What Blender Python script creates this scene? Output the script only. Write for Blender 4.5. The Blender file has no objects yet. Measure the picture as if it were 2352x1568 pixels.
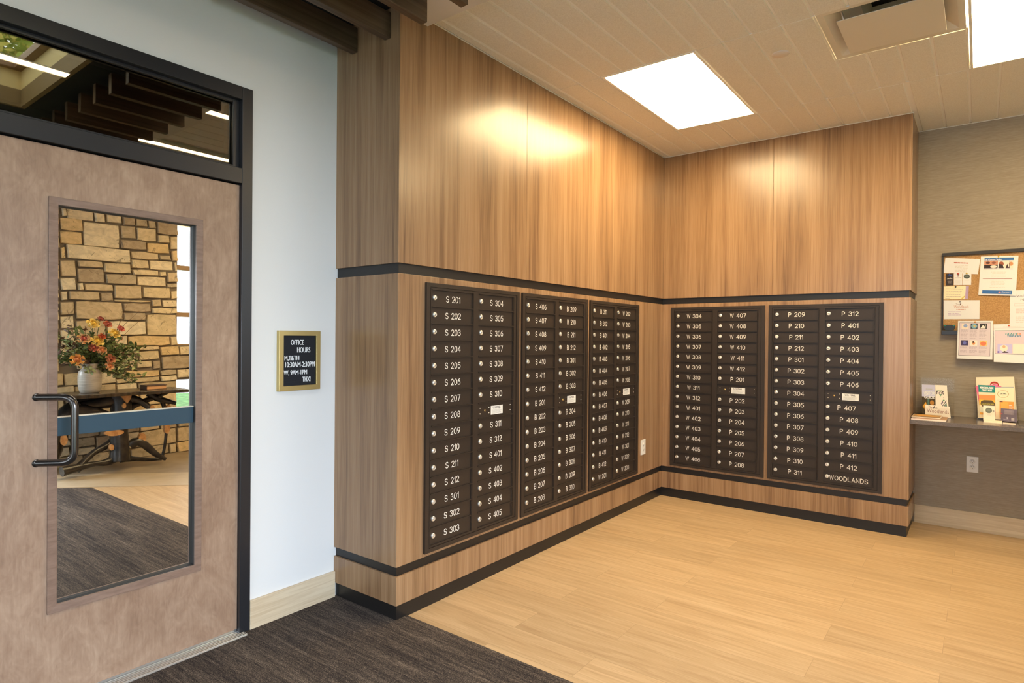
import bpy, bmesh, math, random
from mathutils import Vector, Matrix, Euler
random.seed(7)
scn = bpy.context.scene
COL = scn.collection
# ------------------------------------------------------------------ camera
cd = bpy.data.cameras.new('camera'); cam = bpy.data.objects.new('camera', cd); COL.objects.link(cam)
cd.sensor_width = 36.0; cd.lens = 1409.95 * 36 / 2352; cd.clip_start = .02
rt = Vector((0.79475, 0.60688, 0.008216)); up = Vector((-0.009495, -0.001103, 0.999954)); fw = Vector((-0.606862, 0.794793, -0.004885))
cam.matrix_world = Matrix(((rt.x, up.x, -fw.x, 2.2844), (rt.y, up.y, -fw.y, -5.2362), (rt.z, up.z, -fw.z, 1.4092), (0, 0, 0, 1)))
scn.camera = cam
scn.view_settings.view_transform = 'Standard'; scn.view_settings.look = 'None'
scn.view_settings.exposure = 0.12; scn.view_settings.gamma = 1.0; scn.view_settings.use_curve_mapping = False
# ------------------------------------------------------------------ world and daylight
w = bpy.data.worlds.new('sky'); scn.world = w; w.use_nodes = True
w.node_tree.nodes['Background'].inputs[0].default_value = (.80, .90, 1.0, 1)
w.node_tree.nodes['Background'].inputs[1].default_value = 4.2
def area(name, loc, target, sx, sy, power, color):
    l = bpy.data.lights.new(name, 'AREA'); l.shape = 'RECTANGLE'; l.size = sx; l.size_y = sy; l.energy = power; l.color = color
    o = bpy.data.objects.new(name, l); COL.objects.link(o); o.location = loc
    o.rotation_euler = (Vector(target) - Vector(loc)).to_track_quat('-Z', 'Y').to_euler()
    return o
# daylight through the tall lobby glazing in the east and south walls
area('daylight_east', (6.1, -5.3, 2.9), (0, -4.0, .2), 3.0, 2.6, 760, (.73, .85, 1.0))
area('daylight_south', (1.9, -9.85, 1.5), (1.9, 0, .6), 3.6, 2.2, 14, (.70, .86, 1.0))
PANEL = 26.0; WARM = (1.0, .75, .40)

# ------------------------------------------------------------------ helpers
H = 3.05
def tag(o, label=None, cat=None, group=None, kind=None):
    if label: o['label'] = label
    if cat: o['category'] = cat
    if group: o['group'] = group
    if kind: o['kind'] = kind
    return o
def empty(name, loc=(0, 0, 0), rz=0):
    o = bpy.data.objects.new(name, None); COL.objects.link(o); o.location = loc; o.rotation_euler = (0, 0, rz); o.empty_display_size = .05
    return o
class MB:
    def __init__(s): s.v = []; s.f = []; s.m = []; s.sm = []
    def add(s, vs, fs, mi=0, smooth=False):
        b = len(s.v); s.v += [tuple(p) for p in vs]
        for f in fs: s.f.append(tuple(b + i for i in f)); s.m.append(mi); s.sm.append(smooth)
        return s
    def box(s, x0, x1, y0, y1, z0, z1, mi=0):
        return s.add([(x0, y0, z0), (x1, y0, z0), (x1, y1, z0), (x0, y1, z0), (x0, y0, z1), (x1, y0, z1), (x1, y1, z1), (x0, y1, z1)],
                     [(0, 3, 2, 1), (4, 5, 6, 7), (0, 1, 5, 4), (1, 2, 6, 5), (2, 3, 7, 6), (3, 0, 4, 7)], mi)
    def ring(s, ax, o, i, d0, d1, mi=0):
        """rectangular ring; ax 'y': o=(a0,a1,b0,b1) in (x,z), depth along y; ax 'x': in (y,z), depth along x; ax 'z': in (x,y)"""
        P = lambda a, b, d: {'y': (a, d, b), 'x': (d, a, b), 'z': (a, b, d)}[ax]
        for (A, B, C, D) in ((o[0], i[0], o[2], o[3]), (i[1], o[1], o[2], o[3]), (i[0], i[1], o[2], i[2]), (i[0], i[1], i[3], o[3])):
            p = P(A, C, d0); q = P(B, D, d1)
            s.box(min(p[0], q[0]), max(p[0], q[0]), min(p[1], q[1]), max(p[1], q[1]), min(p[2], q[2]), max(p[2], q[2]), mi)
        return s
    def loop(s, ax, o, i, d0, d1, mi=0):
        P = lambda a, b, d: {'y': (a, d, b), 'x': (d, a, b), 'z': (a, b, d)}[ax]
        vs = []
        for d in (d0, d1):
            for q in (o, i): vs += [P(q[0], q[2], d), P(q[1], q[2], d), P(q[1], q[3], d), P(q[0], q[3], d)]
        fs = []
        for k in range(4):
            j = (k + 1) % 4; fs += [(k, j, 4 + j, 4 + k), (8 + k, 12 + k, 12 + j, 8 + j), (k, 8 + k, 8 + j, j), (4 + k, 4 + j, 12 + j, 12 + k)]
        return s.add(vs, fs, mi)
    def tube(s, pts, rad, n=12, mi=0, caps=True, wob=0, flat=1.0):
        pts = [Vector(p) for p in pts]; N = len(pts)
        R = rad if isinstance(rad, (list, tuple)) else [rad] * N
        rings = []; ref = None
        for k, p in enumerate(pts):
            t = (pts[min(k + 1, N - 1)] - pts[max(k - 1, 0)]).normalized()
            if ref is None: ref = t.orthogonal().normalized()
            ref = (ref - t * ref.dot(t)).normalized(); b = t.cross(ref)
            rings.append([p + (ref * math.cos(2 * math.pi * j / n) + b * math.sin(2 * math.pi * j / n) * flat) * R[k] * (1 + (random.uniform(-wob, wob) if wob else 0)) for j in range(n)])
        vs = [v for r in rings for v in r]; fs = []
        for k in range(N - 1):
            for j in range(n):
                fs.append((k * n + j, k * n + (j + 1) % n, (k + 1) * n + (j + 1) % n, (k + 1) * n + j))
        s.add(vs, fs, mi, True)
        if caps:
            s.add(rings[0][::-1], [tuple(range(n))], mi); s.add(rings[-1], [tuple(range(n))], mi)
        return s
    def lathe(s, prof, c=(0, 0, 0), n=32, mi=0, M=None):
        vs = []; fs = []
        for r, z in prof:
            for j in range(n):
                p = Vector((r * math.cos(2 * math.pi * j / n), r * math.sin(2 * math.pi * j / n), z))
                if M: p = M @ p
                vs.append(p + Vector(c))
        for k in range(len(prof) - 1):
            for j in range(n):
                fs.append((k * n + j, k * n + (j + 1) % n, (k + 1) * n + (j + 1) % n, (k + 1) * n + j))
        return s.add(vs, fs, mi, True)
    def build(s, name, mats, parent=None, loc=(0, 0, 0), bevel=0, weld=False):
        me = bpy.data.meshes.new(name); me.from_pydata(s.v, [], s.f)
        for m in (mats if isinstance(mats, (list, tuple)) else [mats]): me.materials.append(m)
        me.polygons.foreach_set('material_index', s.m); me.polygons.foreach_set('use_smooth', s.sm); me.update()
        return link(name, me, parent, loc, bevel)
def link(name, me, parent=None, loc=(0, 0, 0), bevel=0):
    o = bpy.data.objects.new(name, me); COL.objects.link(o); o.location = loc
    if parent: o.parent = parent
    if bevel:
        b = o.modifiers.new('bevel', 'BEVEL'); b.width = bevel; b.segments = 2; b.limit_method = 'ANGLE'
    return o
# ------------------------------------------------------------------ materials
def mat(name, col=(.5, .5, .5), rough=.5, metal=0, spec=.5, emit=None, es=0, alpha=None, trans=0, coat=0):
    m = bpy.data.materials.new(name); m.use_nodes = True; b = m.node_tree.nodes['Principled BSDF']
    b.inputs['Base Color'].default_value = (*col, 1); b.inputs['Roughness'].default_value = rough; b.inputs['Metallic'].default_value = metal
    b.inputs['Specular IOR Level'].default_value = spec; b.inputs['Transmission Weight'].default_value = trans; b.inputs['Coat Weight'].default_value = coat
    if emit: b.inputs['Emission Color'].default_value = (*emit, 1); b.inputs['Emission Strength'].default_value = es
    return m
class NT:
    def __init__(s, m): s.t = m.node_tree; s.n = s.t.nodes; s.l = s.t.links; s.b = s.n['Principled BSDF']
    def new(s, typ, **k):
        nd = s.n.new(typ)
        for a, v in k.items():
            if a.startswith('i_'): nd.inputs[a[2:].replace('_', ' ')].default_value = v
            else: setattr(nd, a, v)
        return nd
    def pos(s): return s.new('ShaderNodeNewGeometry').outputs['Position']
    def mapping(s, vec, scale=(1, 1, 1), rot=(0, 0, 0), loc=(0, 0, 0)):
        m = s.new('ShaderNodeMapping'); m.inputs['Scale'].default_value = scale; m.inputs['Rotation'].default_value = rot; m.inputs['Location'].default_value = loc
        s.l.new(vec, m.inputs['Vector']); return m.outputs[0]
    def noise(s, vec, scale, detail=4, rough=.55, dist=0):
        n = s.new('ShaderNodeTexNoise'); n.inputs['Scale'].default_value = scale; n.inputs['Detail'].default_value = detail
        n.inputs['Roughness'].default_value = rough; n.inputs['Distortion'].default_value = dist; s.l.new(vec, n.inputs['Vector']); return n.outputs['Fac']
    def ramp(s, fac, stops):
        r = s.new('ShaderNodeValToRGB'); e = r.color_ramp.elements
        while len(e) < len(stops): e.new(.5)
        for el, (p, c) in zip(e, stops): el.position = p; el.color = (*c, 1)
        s.l.new(fac, r.inputs[0]); return r.outputs[0]
    def mix(s, a, b, fac, mode='MIX'):
        m = s.new('ShaderNodeMix', data_type='RGBA', blend_type=mode)
        for sock, v in ((m.inputs[0], fac), (m.inputs[6], a), (m.inputs[7], b)):
            if hasattr(v, 'links') or hasattr(v, 'is_linked'): s.l.new(v, sock)
            elif isinstance(v, tuple): sock.default_value = (*v, 1)
            else: sock.default_value = v
        return m.outputs[2]
    def math(s, op, a, b=0):
        m = s.new('ShaderNodeMath', operation=op)
        for sock, v in ((m.inputs[0], a), (m.inputs[1], b)):
            if hasattr(v, 'is_linked'): s.l.new(v, sock)
            else: sock.default_value = v
        return m.outputs[0]
    def bump(s, h, strength=.3, dist=.002):
        b = s.new('ShaderNodeBump'); b.inputs['Strength'].default_value = strength; b.inputs['Distance'].default_value = dist
        s.l.new(h, b.inputs['Height']); s.l.new(b.outputs[0], s.b.inputs['Normal'])
    def color(s, c): s.l.new(c, s.b.inputs['Base Color'])
def laminate(name, tone=1.0):
    m = mat(name, rough=.27, spec=.6); t = NT(m)
    sp = t.new('ShaderNodeSeparateXYZ'); t.l.new(t.pos(), sp.inputs[0])
    cb = t.new('ShaderNodeCombineXYZ'); t.l.new(t.math('SUBTRACT', sp.outputs[0], sp.outputs[1]), cb.inputs[0]); t.l.new(sp.outputs[2], cb.inputs[2])
    v = cb.outputs[0]
    big = t.noise(t.mapping(v, (7, 1, .35)), 1.0, 3, .5, .4)
    mid = t.noise(t.mapping(v, (38, 1, .7), loc=(3, 0, 1)), 1.0, 4, .6, .5)
    fine = t.noise(t.mapping(v, (260, 1, 3.5)), 1.0, 2, .6)
    f = t.math('ADD', t.math('MULTIPLY', big, .36), t.math('ADD', t.math('MULTIPLY', mid, .36), t.math('MULTIPLY', fine, .28)))
    c = t.ramp(f, [(.34, tuple(x * tone for x in (.130, .068, .036))), (.45, tuple(x * tone for x in (.263, .151, .076))), (.54, tuple(x * tone for x in (.341, .203, .106))), (.66, tuple(x * tone for x in (.430, .269, .147)))])
    t.color(c); t.bump(fine, .08, .0006); return m
LAM = laminate('walnut_laminate')
BLACKST = mat('black_reveal', (.012, .011, .011), .38)
BRONZE = mat('dark_bronze_paint', (.035, .025, .019), .40, 0, .35)
DFRAME = mat('black_door_frame_paint', (.018, .019, .023), .32)
NICKEL = mat('nickel_lock', (.86, .84, .79), .34, .8)
BRASS = mat('brass', (.75, .55, .22), .28, 1)
ENGR = mat('white_engraving_paint', (.83, .80, .74), .6)
SLOT = mat('keyhole_dark', (.01, .01, .01), .6)
WHITEPL = mat('white_plastic', (.80, .78, .74), .35)
SILVER = mat('satin_aluminium', (.72, .72, .72), .3, 1)
PAPER = mat('white_paper', (.84, .83, .80), .75)
CREAM = mat('cream_card', (.84, .74, .55), .75)
def white_wall():
    m = mat('white_wall_paint', (.80, .81, .81), .65); t = NT(m); t.bump(t.noise(t.pos(), 220, 3), .12, .001); return m
WALLW = white_wall()
def wallpaper():
    m = mat('taupe_grasscloth', rough=.75); t = NT(m); p = t.pos()
    a = t.noise(t.mapping(p, (9, 9, 620)), 1, 2, .6); b = t.noise(t.mapping(p, (22, 22, 150), loc=(4, 1, 0)), 1, 3, .6)
    f = t.math('ADD', t.math('MULTIPLY', a, .65), t.math('MULTIPLY', b, .35))
    t.color(t.ramp(f, [(.32, (.285, .23, .168)), (.5, (.355, .295, .22)), (.68, (.425, .36, .275))])); t.bump(a, .3, .001); return m
GRASS = wallpaper()
def oak_floor():
    m = mat('light_oak_plank', rough=.42, spec=.4); t = NT(m); p = t.pos()
    br = t.new('ShaderNodeTexBrick', offset=.37, squash=1.0)
    br.inputs['Color1'].default_value = (0, 0, 0, 1); br.inputs['Color2'].default_value = (1, 1, 1, 1); br.inputs['Mortar'].default_value = (.5, .5, .5, 1)
    br.inputs['Scale'].default_value = 1; br.inputs['Mortar Size'].default_value = .0011; br.inputs['Mortar Smooth'].default_value = .3
    br.inputs['Brick Width'].default_value = 1.22; br.inputs['Row Height'].default_value = .2
    t.l.new(t.mapping(p, loc=(.28, .045, 0)), br.inputs['Vector'])
    sep = t.new('ShaderNodeSeparateColor'); t.l.new(br.outputs['Color'], sep.inputs[0])
    off = t.new('ShaderNodeCombineXYZ'); t.l.new(t.math('MULTIPLY', sep.outputs[0], 7.0), off.inputs[0]); t.l.new(t.math('MULTIPLY', sep.outputs[0], 3.0), off.inputs[2])
    va = t.new('ShaderNodeVectorMath', operation='ADD'); t.l.new(p, va.inputs[0]); t.l.new(off.outputs[0], va.inputs[1])
    g = t.noise(t.mapping(va.outputs[0], (1.1, 13, 1)), 1.6, 5, .6, 1.2); fi = t.noise(t.mapping(va.outputs[0], (6, 160, 1)), 1, 3, .6, .4)
    f = t.math('ADD', t.math('MULTIPLY', g, .7), t.math('MULTIPLY', fi, .3))
    c = t.ramp(f, [(.34, (.46, .305, .165)), (.5, (.56, .39, .22)), (.66, (.65, .475, .29))])
    c = t.mix(c, t.mix((.90, .90, .90), (1.03, 1.03, 1.03), sep.outputs[0]), 1.0, 'MULTIPLY')
    c = t.mix(c, (.30, .20, .11), t.math('MULTIPLY', br.outputs['Fac'], .6))
    t.color(c); t.bump(fi, .05, .0005); return m
OAK = oak_floor()
def carpet_mat():
    m = mat('striped_carpet', rough=.95, spec=.1); t = NT(m); p = t.pos()
    st = t.noise(t.mapping(p, (2.2, 60, 1)), 1, 4, .65); fib = t.noise(t.mapping(p, (1, 1, 1)), 330, 2, .7); br = t.noise(t.mapping(p, (.8, 7, 1), loc=(5, 0, 0)), 1, 2)
    thr = t.noise(t.mapping(p, (14, 260, 1)), 1, 3, .7)
    f = t.math('ADD', t.math('ADD', t.math('MULTIPLY', st, .22), t.math('MULTIPLY', fib, .44)), t.math('ADD', t.math('MULTIPLY', br, .14), t.math('MULTIPLY', thr, .20)))
    t.color(t.ramp(f, [(.42, (.018, .015, .016)), (.49, (.062, .050, .045)), (.55, (.14, .11, .088)), (.62, (.30, .24, .185))])); t.bump(fib, .9, .004); return m
CARPET = carpet_mat()
def noisy(name, c0, c1, scale=(1, 1, 1), s=1.0, rough=.6, det=4, bump=0, dist=0, metal=0, spec=.5):
    m = mat(name, rough=rough, metal=metal, spec=spec); t = NT(m); n = t.noise(t.mapping(t.pos(), scale), s, det, .6, dist)
    t.color(t.ramp(n, [(.36, c0), (.64, c1)]))
    if bump: t.bump(n, bump, .002)
    return m
def tile_mat():
    m = mat('ceiling_tile', (.72, .66, .58), .9, spec=.1); t = NT(m); n = t.noise(t.pos(), 190, 4, .7)
    t.color(t.ramp(n, [(.35, (.76, .72, .65)), (.6, (.88, .85, .78))])); t.bump(n, .5, .002); return m
TILE = tile_mat()
GRID = mat('white_grid_and_lit_groove', (.92, .90, .86), .5)  # grid white; also brightens groove backing in place of light on groove edges
BEAM = noisy('dark_walnut_beam', (.060, .036, .020), (.135, .085, .050), (40, 1.2, 40), 1, .45, 5)
BLACKC = mat('black_ceiling_paint', (.010, .009, .009), .8)
BASEW = noisy('maple_baseboard', (.60, .47, .31), (.72, .60, .43), (2, 2, 55), 1, .4, 4, dist=1.0)
TANTILE = noisy('tan_stone_floor', (.42, .33, .22), (.52, .42, .29), (1, 1, 1), 3, .45, 5)
DTILE = noisy('brown_stone_floor', (.25, .19, .13), (.33, .26, .18), (1, 1, 1), 3, .45, 5)
def birch():
    m = mat('stained_birch_veneer', rough=.42); t = NT(m); p = t.pos()
    a = t.noise(t.mapping(p, (4, 4, 2.2)), 1.4, 6, .62, 2.6); f = t.noise(t.mapping(p, (150, 150, 9)), 1, 3, .6, .5); cl = t.noise(t.mapping(p, (1, 1, .8), loc=(2, 2, 9)), 2.6, 3, .5, .5)
    cur = t.noise(t.mapping(p, (16, 16, 7), loc=(1, 0, 3)), 1.3, 2, .5, 3.5)
    v = t.math('ADD', t.math('ADD', t.math('MULTIPLY', a, .35), t.math('MULTIPLY', f, .16)), t.math('ADD', t.math('MULTIPLY', cl, .30), t.math('MULTIPLY', cur, .19)))
    t.color(t.ramp(v, [(.34, (.26, .160, .104)), (.45, (.335, .212, .140)), (.56, (.415, .278, .19)), (.68, (.50, .355, .25))])); return m
BIRCH = birch()
BEAD = noisy('birch_glazing_bead', (.215, .135, .098), (.29, .19, .14), (6, 6, 30), 2, .4, 4)
def mirror_glass(name, refl, tint=(.97, .93, .84)):
    m = bpy.data.materials.new(name); m.use_nodes = True; n = m.node_tree.nodes; n.clear(); l = m.node_tree.links
    o = n.new('ShaderNodeOutputMaterial'); g = n.new('ShaderNodeBsdfGlossy'); g.inputs['Roughness'].default_value = 0; g.inputs['Color'].default_value = (*tint, 1)
    t = n.new('ShaderNodeBsdfTransparent'); t.inputs[0].default_value = (.6, .62, .62, 1); x = n.new('ShaderNodeMixShader'); x.inputs[0].default_value = refl
    l.new(t.outputs[0], x.inputs[1]); l.new(g.outputs[0], x.inputs[2]); l.new(x.outputs[0], o.inputs[0]); return m
RGLASS = mirror_glass('reflective_door_glass', .92, (.98, .965, .92)); TGLASS = mirror_glass('transom_glass', .20, (1, .92, .74))
def clear_glass(name, refl=.06, tint=(.97, .98, .97)):
    m = mirror_glass(name, refl, (1, 1, 1)); m.node_tree.nodes['Transparent BSDF'].inputs[0].default_value = (*tint, 1); return m
CLEAR = clear_glass('clear_glass'); ACRYL = clear_glass('clear_acrylic', .010, (.975, .97, .96))
def emis(name, c, s):
    m = bpy.data.materials.new(name); m.use_nodes = True; b = m.node_tree.nodes['Principled BSDF']
    b.inputs['Base Color'].default_value = (.8, .8, .8, 1); b.inputs['Emission Color'].default_value = (*c, 1); b.inputs['Emission Strength'].default_value = s; return m
LEDP = emis('light_panel_diffuser', WARM, PANEL); LEDT = emis('linear_light_diffuser', (1, .80, .55), 16)
_cm = {}
def cmat(c, rough=.7):
    k = (tuple(round(x, 3) for x in c), rough)
    if k not in _cm: _cm[k] = mat('print_ink_%d' % len(_cm), c, rough)
    return _cm[k]
def srgb(r, g, b):
    return tuple(((v / 255) / 12.92 if v / 255 <= .04045 else ((v / 255 + .055) / 1.055) ** 2.4) for v in (r, g, b))

# ------------------------------------------------------------------ lettering
_tc = {}
def text_mesh(s):
    if s in _tc: return _tc[s]
    c = bpy.data.curves.new('t', 'FONT'); c.body = s; c.size = 1; c.resolution_u = 3
    o = bpy.data.objects.new('t', c); COL.objects.link(o); bpy.context.view_layer.update()
    me = o.evaluated_get(bpy.context.evaluated_depsgraph_get()).to_mesh()
    v = [(p.co.x, p.co.y) for p in me.vertices]; f = [tuple(p.vertices) for p in me.polygons]
    x0 = min(a for a, _ in v); x1 = max(a for a, _ in v); y0 = min(b for _, b in v); y1 = max(b for _, b in v)
    r = ([((a - x0) / (x1 - x0), (b - y0) / (y1 - y0)) for a, b in v], f, (x1 - x0) / (y1 - y0))
    bpy.data.objects.remove(o, do_unlink=True); bpy.data.curves.remove(c); _tc[s] = r
    return r
def arc(cx, cy, rx, ry, a0, a1, n=10):
    return [(cx + rx * math.cos(math.radians(a0 + (a1 - a0) * k / n)), cy + ry * math.sin(math.radians(a0 + (a1 - a0) * k / n))) for k in range(n + 1)]
G = {  # single-stroke engraved glyphs, width, strokes
 '0': (.62, [arc(.31, .5, .31, .5, 90, 450, 20)]),
 '1': (.30, [[(.0, .78), (.24, 1), (.24, 0)]]),
 '2': (.60, [arc(.30, .70, .29, .30, 165, -20, 9) + [(.02, 0), (.60, 0)]]),
 '3': (.60, [arc(.28, .76, .26, .24, 160, -90, 9), arc(.28, .27, .31, .27, 90, -160, 10)]),
 '4': (.64, [[(.48, 0), (.48, 1), (.0, .30), (.64, .30)]]),
 '5': (.60, [[(.54, 1), (.10, 1), (.04, .56)] + arc(.29, .32, .31, .32, 130, -155, 11)]),
 '6': (.60, [arc(.30, .31, .30, .31, 0, 360, 16), arc(.62, .34, .62, .66, 180, 100, 7)]),
 '7': (.60, [[(0, 1), (.60, 1), (.20, 0)]]),
 '8': (.60, [arc(.30, .76, .25, .24, 0, 360, 14), arc(.30, .27, .30, .27, 0, 360, 14)]),
 '9': (.60, [arc(.30, .69, .30, .31, 0, 360, 16), arc(-.02, .66, .62, .66, 0, -80, 7)]),
 'S': (.62, [arc(.31, .75, .28, .25, 20, 270, 10) + arc(.31, .26, .31, .25, 90, -160, 10)[1:]]),
 'B': (.58, [[(0, 0), (0, 1), (.30, 1)] + arc(.30, .76, .24, .24, 90, -90, 7) + [(0, .52)], [(.30, .52)] + arc(.30, .26, .29, .26, 90, -90, 7) + [(0, 0)]]),
 'W': (.86, [[(0, 1), (.22, 0), (.43, .95), (.64, 0), (.86, 1)]]),
 'P': (.58, [[(0, 0), (0, 1), (.32, 1)] + arc(.32, .73, .26, .27, 90, -90, 8) + [(0, .46)]]),
 'O': (.74, [arc(.37, .5, .37, .5, 90, 450, 20)]),
 'D': (.66, [[(0, 0), (0, 1), (.26, 1)] + arc(.26, .5, .40, .5, 90, -90, 10) + [(0, 0)]]),
 'L': (.52, [[(0, 1), (0, 0), (.52, 0)]]), 'A': (.70, [[(0, 0), (.35, 1), (.70, 0)], [(.13, .34), (.57, .34)]]),
 'N': (.64, [[(0, 0), (0, 1), (.64, 0), (.64, 1)]]), ' ': (.36, []),
}
def stroke_text(s, h, th, cx, y, zc):
    """engraved text in the x-z plane at depth y, centred on cx, zc"""
    sp = .26; wd = sum(G[c][0] for c in s) + sp * (len(s) - 1); x = cx - wd * h / 2; mb = MB(); r = th / 2
    for c in s:
        for st in G[c][1]:
            P = [Vector((x + a * h, zc - h / 2 + b * h)) for a, b in st]
            L = []; R = []
            for k in range(len(P)):
                d0 = (P[k] - P[k - 1]).normalized() if k else None; d1 = (P[k + 1] - P[k]).normalized() if k < len(P) - 1 else None
                d = (d0 + d1).normalized() if d0 and d1 and (d0 + d1).length > .1 else (d1 or d0)
                n = Vector((-d.y, d.x)); q = P[k].copy()
                if not d0: q -= d * r
                if not d1: q += d * r
                sc = r
                if d0 and d1: sc = r / max(.45, n.dot(Vector((-d1.y, d1.x))))
                L.append(q + n * sc); R.append(q - n * sc)
            vs = [(p.x, y, p.y) for p in L] + [(p.x, y, p.y) for p in R]; N = len(P)
            mb.add(vs, [(k, k + N, k + N + 1, k + 1) for k in range(N - 1)])
        x += (G[c][0] + sp) * h
    return mb

# ------------------------------------------------------------------ printed sheets
class Sheet:
    """a flat or curled sheet: corners tl,tr,br,bl in 3-D, prints laid on it; one mesh with inks as materials"""
    def __init__(s, tl, tr, br, bl, n, th=.0008, curl=0, paper=None, nseg=8):
        s.c = [Vector(p) for p in (tl, tr, br, bl)]; s.n = Vector(n).normalized(); s.mb = MB(); s.mats = [paper or PAPER]; s.curl = curl; s.nseg = nseg; s.lay = 0
        s.mb_sheet(th)
    def P(s, u, v, d=0):
        tl, tr, br, bl = s.c
        p = (tl * (1 - u) + tr * u) * (1 - v) + (bl * (1 - u) + br * u) * v
        return p + s.n * (d + s.curl * v * v)
    def mb_sheet(s, th):
        ns = s.nseg if s.curl else 1; vs = []
        for k in range(ns + 1):
            v = k / ns; vs += [s.P(0, v, 0), s.P(1, v, 0), s.P(1, v, -th), s.P(0, v, -th)]
        fs = []
        for k in range(ns):
            a = 4 * k; b = a + 4
            fs += [(a, b, b + 1, a + 1), (a + 1, b + 1, b + 2, a + 2), (a + 2, b + 2, b + 3, a + 3), (a + 3, b + 3, b, a)]
        fs += [(0, 1, 2, 3), (4 * ns + 3, 4 * ns + 2, 4 * ns + 1, 4 * ns)]
        s.mb.add(vs, fs, 0)
    def mi(s, c):
        m = cmat(c) if isinstance(c, tuple) else c
        if m not in s.mats: s.mats.append(m)
        return s.mats.index(m)
    def rect(s, u0, v0, u1, v1, c, d=None):
        s.lay += 1; d = d or .00025 + .00002 * s.lay; ns = s.nseg if s.curl else 1
        vs = []
        for k in range(ns + 1):
            v = v0 + (v1 - v0) * k / ns; vs += [s.P(u0, v, d), s.P(u1, v, d)]
        s.mb.add(vs, [(2 * k, 2 * k + 2, 2 * k + 3, 2 * k + 1) for k in range(ns)], s.mi(c)); return s
    def poly(s, pts, c):
        s.lay += 1; d = .00025 + .00002 * s.lay
        s.mb.add([s.P(u, v, d) for u, v in pts], [tuple(range(len(pts)))], s.mi(c)); return s
    def oval(s, cu, cv, ru, rv, c, n=24):
        return s.poly([(cu + ru * math.cos(2 * math.pi * k / n), cv + rv * math.sin(2 * math.pi * k / n)) for k in range(n)], c)
    def oring(s, cu, cv, ru, rv, c, t=.9, n=28):
        s.lay += 1; d = .00025 + .00002 * s.lay; vs = []
        for k in range(n):
            a = 2 * math.pi * k / n; vs += [s.P(cu + ru * math.cos(a), cv + rv * math.sin(a), d), s.P(cu + ru * t * math.cos(a), cv + rv * t * math.sin(a), d)]
        s.mb.add(vs, [(2 * k, 2 * k + 1, (2 * k + 3) % (2 * n), (2 * k + 2) % (2 * n)) for k in range(n)], s.mi(c)); return s
    def box(s, u0, v0, u1, v1, c, t=.006):
        for r in ((u0, v0, u1, v0 + t), (u0, v1 - t, u1, v1), (u0, v0, u0 + t, v1), (u1 - t, v0, u1, v1)): s.rect(*r, c)
        return s
    def lines(s, u0, v0, u1, v1, n, c, fill=.35, center=False):
        rnd = random.Random(int(u0 * 1e4 + v0 * 1e3 + n))
        for k in range(n):
            v = v0 + (v1 - v0) * k / n; L = (u1 - u0) * rnd.uniform(.7, 1); a = u0 + ((u1 - u0 - L) / 2 if center else 0)
            x = a
            while x < a + L - .005:
                ww = min(rnd.uniform(.03, .10), a + L - x); s.rect(x, v, x + ww, v + (v1 - v0) / n * fill, c, .0003); x += ww + .012
        return s
    def text(s, t, u0, v0, u1, v1, c, bold=0):
        v, f, a = text_mesh(t); s.lay += 1
        offs = [(0, 0)] if not bold else [(-bold, 0), (bold, 0), (0, 0)]
        for i, (ox, oy) in enumerate(offs):
            s.mb.add([s.P(u0 + (u1 - u0) * x + ox, v1 - (v1 - v0) * y + oy, .00045 + .00002 * s.lay + .00012 * i) for x, y in v], f, s.mi(c))
        return s
    def build(s, name, parent=None):
        return s.mb.build(name, s.mats, parent)

# =================================================================== SETTING
LA = 3.1723; DA = .4973; LB = 1.8832; DB = .5084
Z = dict(bt=.0797, s2b=.2227, s2t=.2714, s1b=1.728, s1t=1.7796)
PT = .012
def S(o, label=None): return tag(o, label, kind='structure')
# --- mail walls: black core with laminate panels and black reveals
def panels(parent, plane, a0, a1, sgn, seams=(), ztop=H, g=.0015):
    """plane ('x',0) etc; panels between a0 and a1 on that plane, outward direction sgn"""
    ax, val = plane
    def pan(name, p0, p1, z0, z1):
        lo, hi = (val - PT, val) if sgn > 0 else (val, val + PT)
        mb = MB()
        if ax == 'x': mb.box(lo, hi, p0, p1, z0, z1)
        else: mb.box(p0, p1, lo, hi, z0, z1)
        return mb.build(name, LAM, parent, bevel=.0008)
    cuts = [a0] + sorted(seams) + [a1]
    for i in range(len(cuts) - 1):
        pan('upper_panel', cuts[i] + (g / 2 if i else 0), cuts[i + 1] - (g / 2 if i < len(cuts) - 2 else 0), Z['s1t'], ztop)
    pan('lower_panel', a0, a1, Z['s2t'], Z['s1b']); pan('kick_panel', a0, a1, Z['bt'], Z['s2b'])
wl = S(MB().box(-DA + .0005, -PT, -LA + PT, .7, 0, 3.3).build('wall_west', BLACKST), 'wood panelled wall with three mailbox units and black reveals')
panels(wl, ('x', 0), -LA, 0, 1, seams=(-2.104,))
panels(wl, ('y', -LA), -DA + .0, -PT, -1, ztop=3.2)
wn = S(MB().box(-PT, LB - PT, PT, DB + .2, 0, 3.3).build('wall_north', BLACKST), 'wood panelled wall with two mailbox units and black reveals')
panels(wn, ('y', 0), 0, LB - PT, -1, seams=(.938,))
panels(wn, ('x', LB), 0, DB, 1)
S(MB().box(LB - PT - .02, 4.4, DB, DB + .2, 0, 3.3).build('wall_northeast', GRASS), 'taupe grasscloth papered wall behind the notice board')
S(MB().box(LB + .001, 4.39, DB - .014, DB, 0, .14).build('baseboard_northeast', BASEW, bevel=.002), 'pale wood baseboard below the counter')
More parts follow.
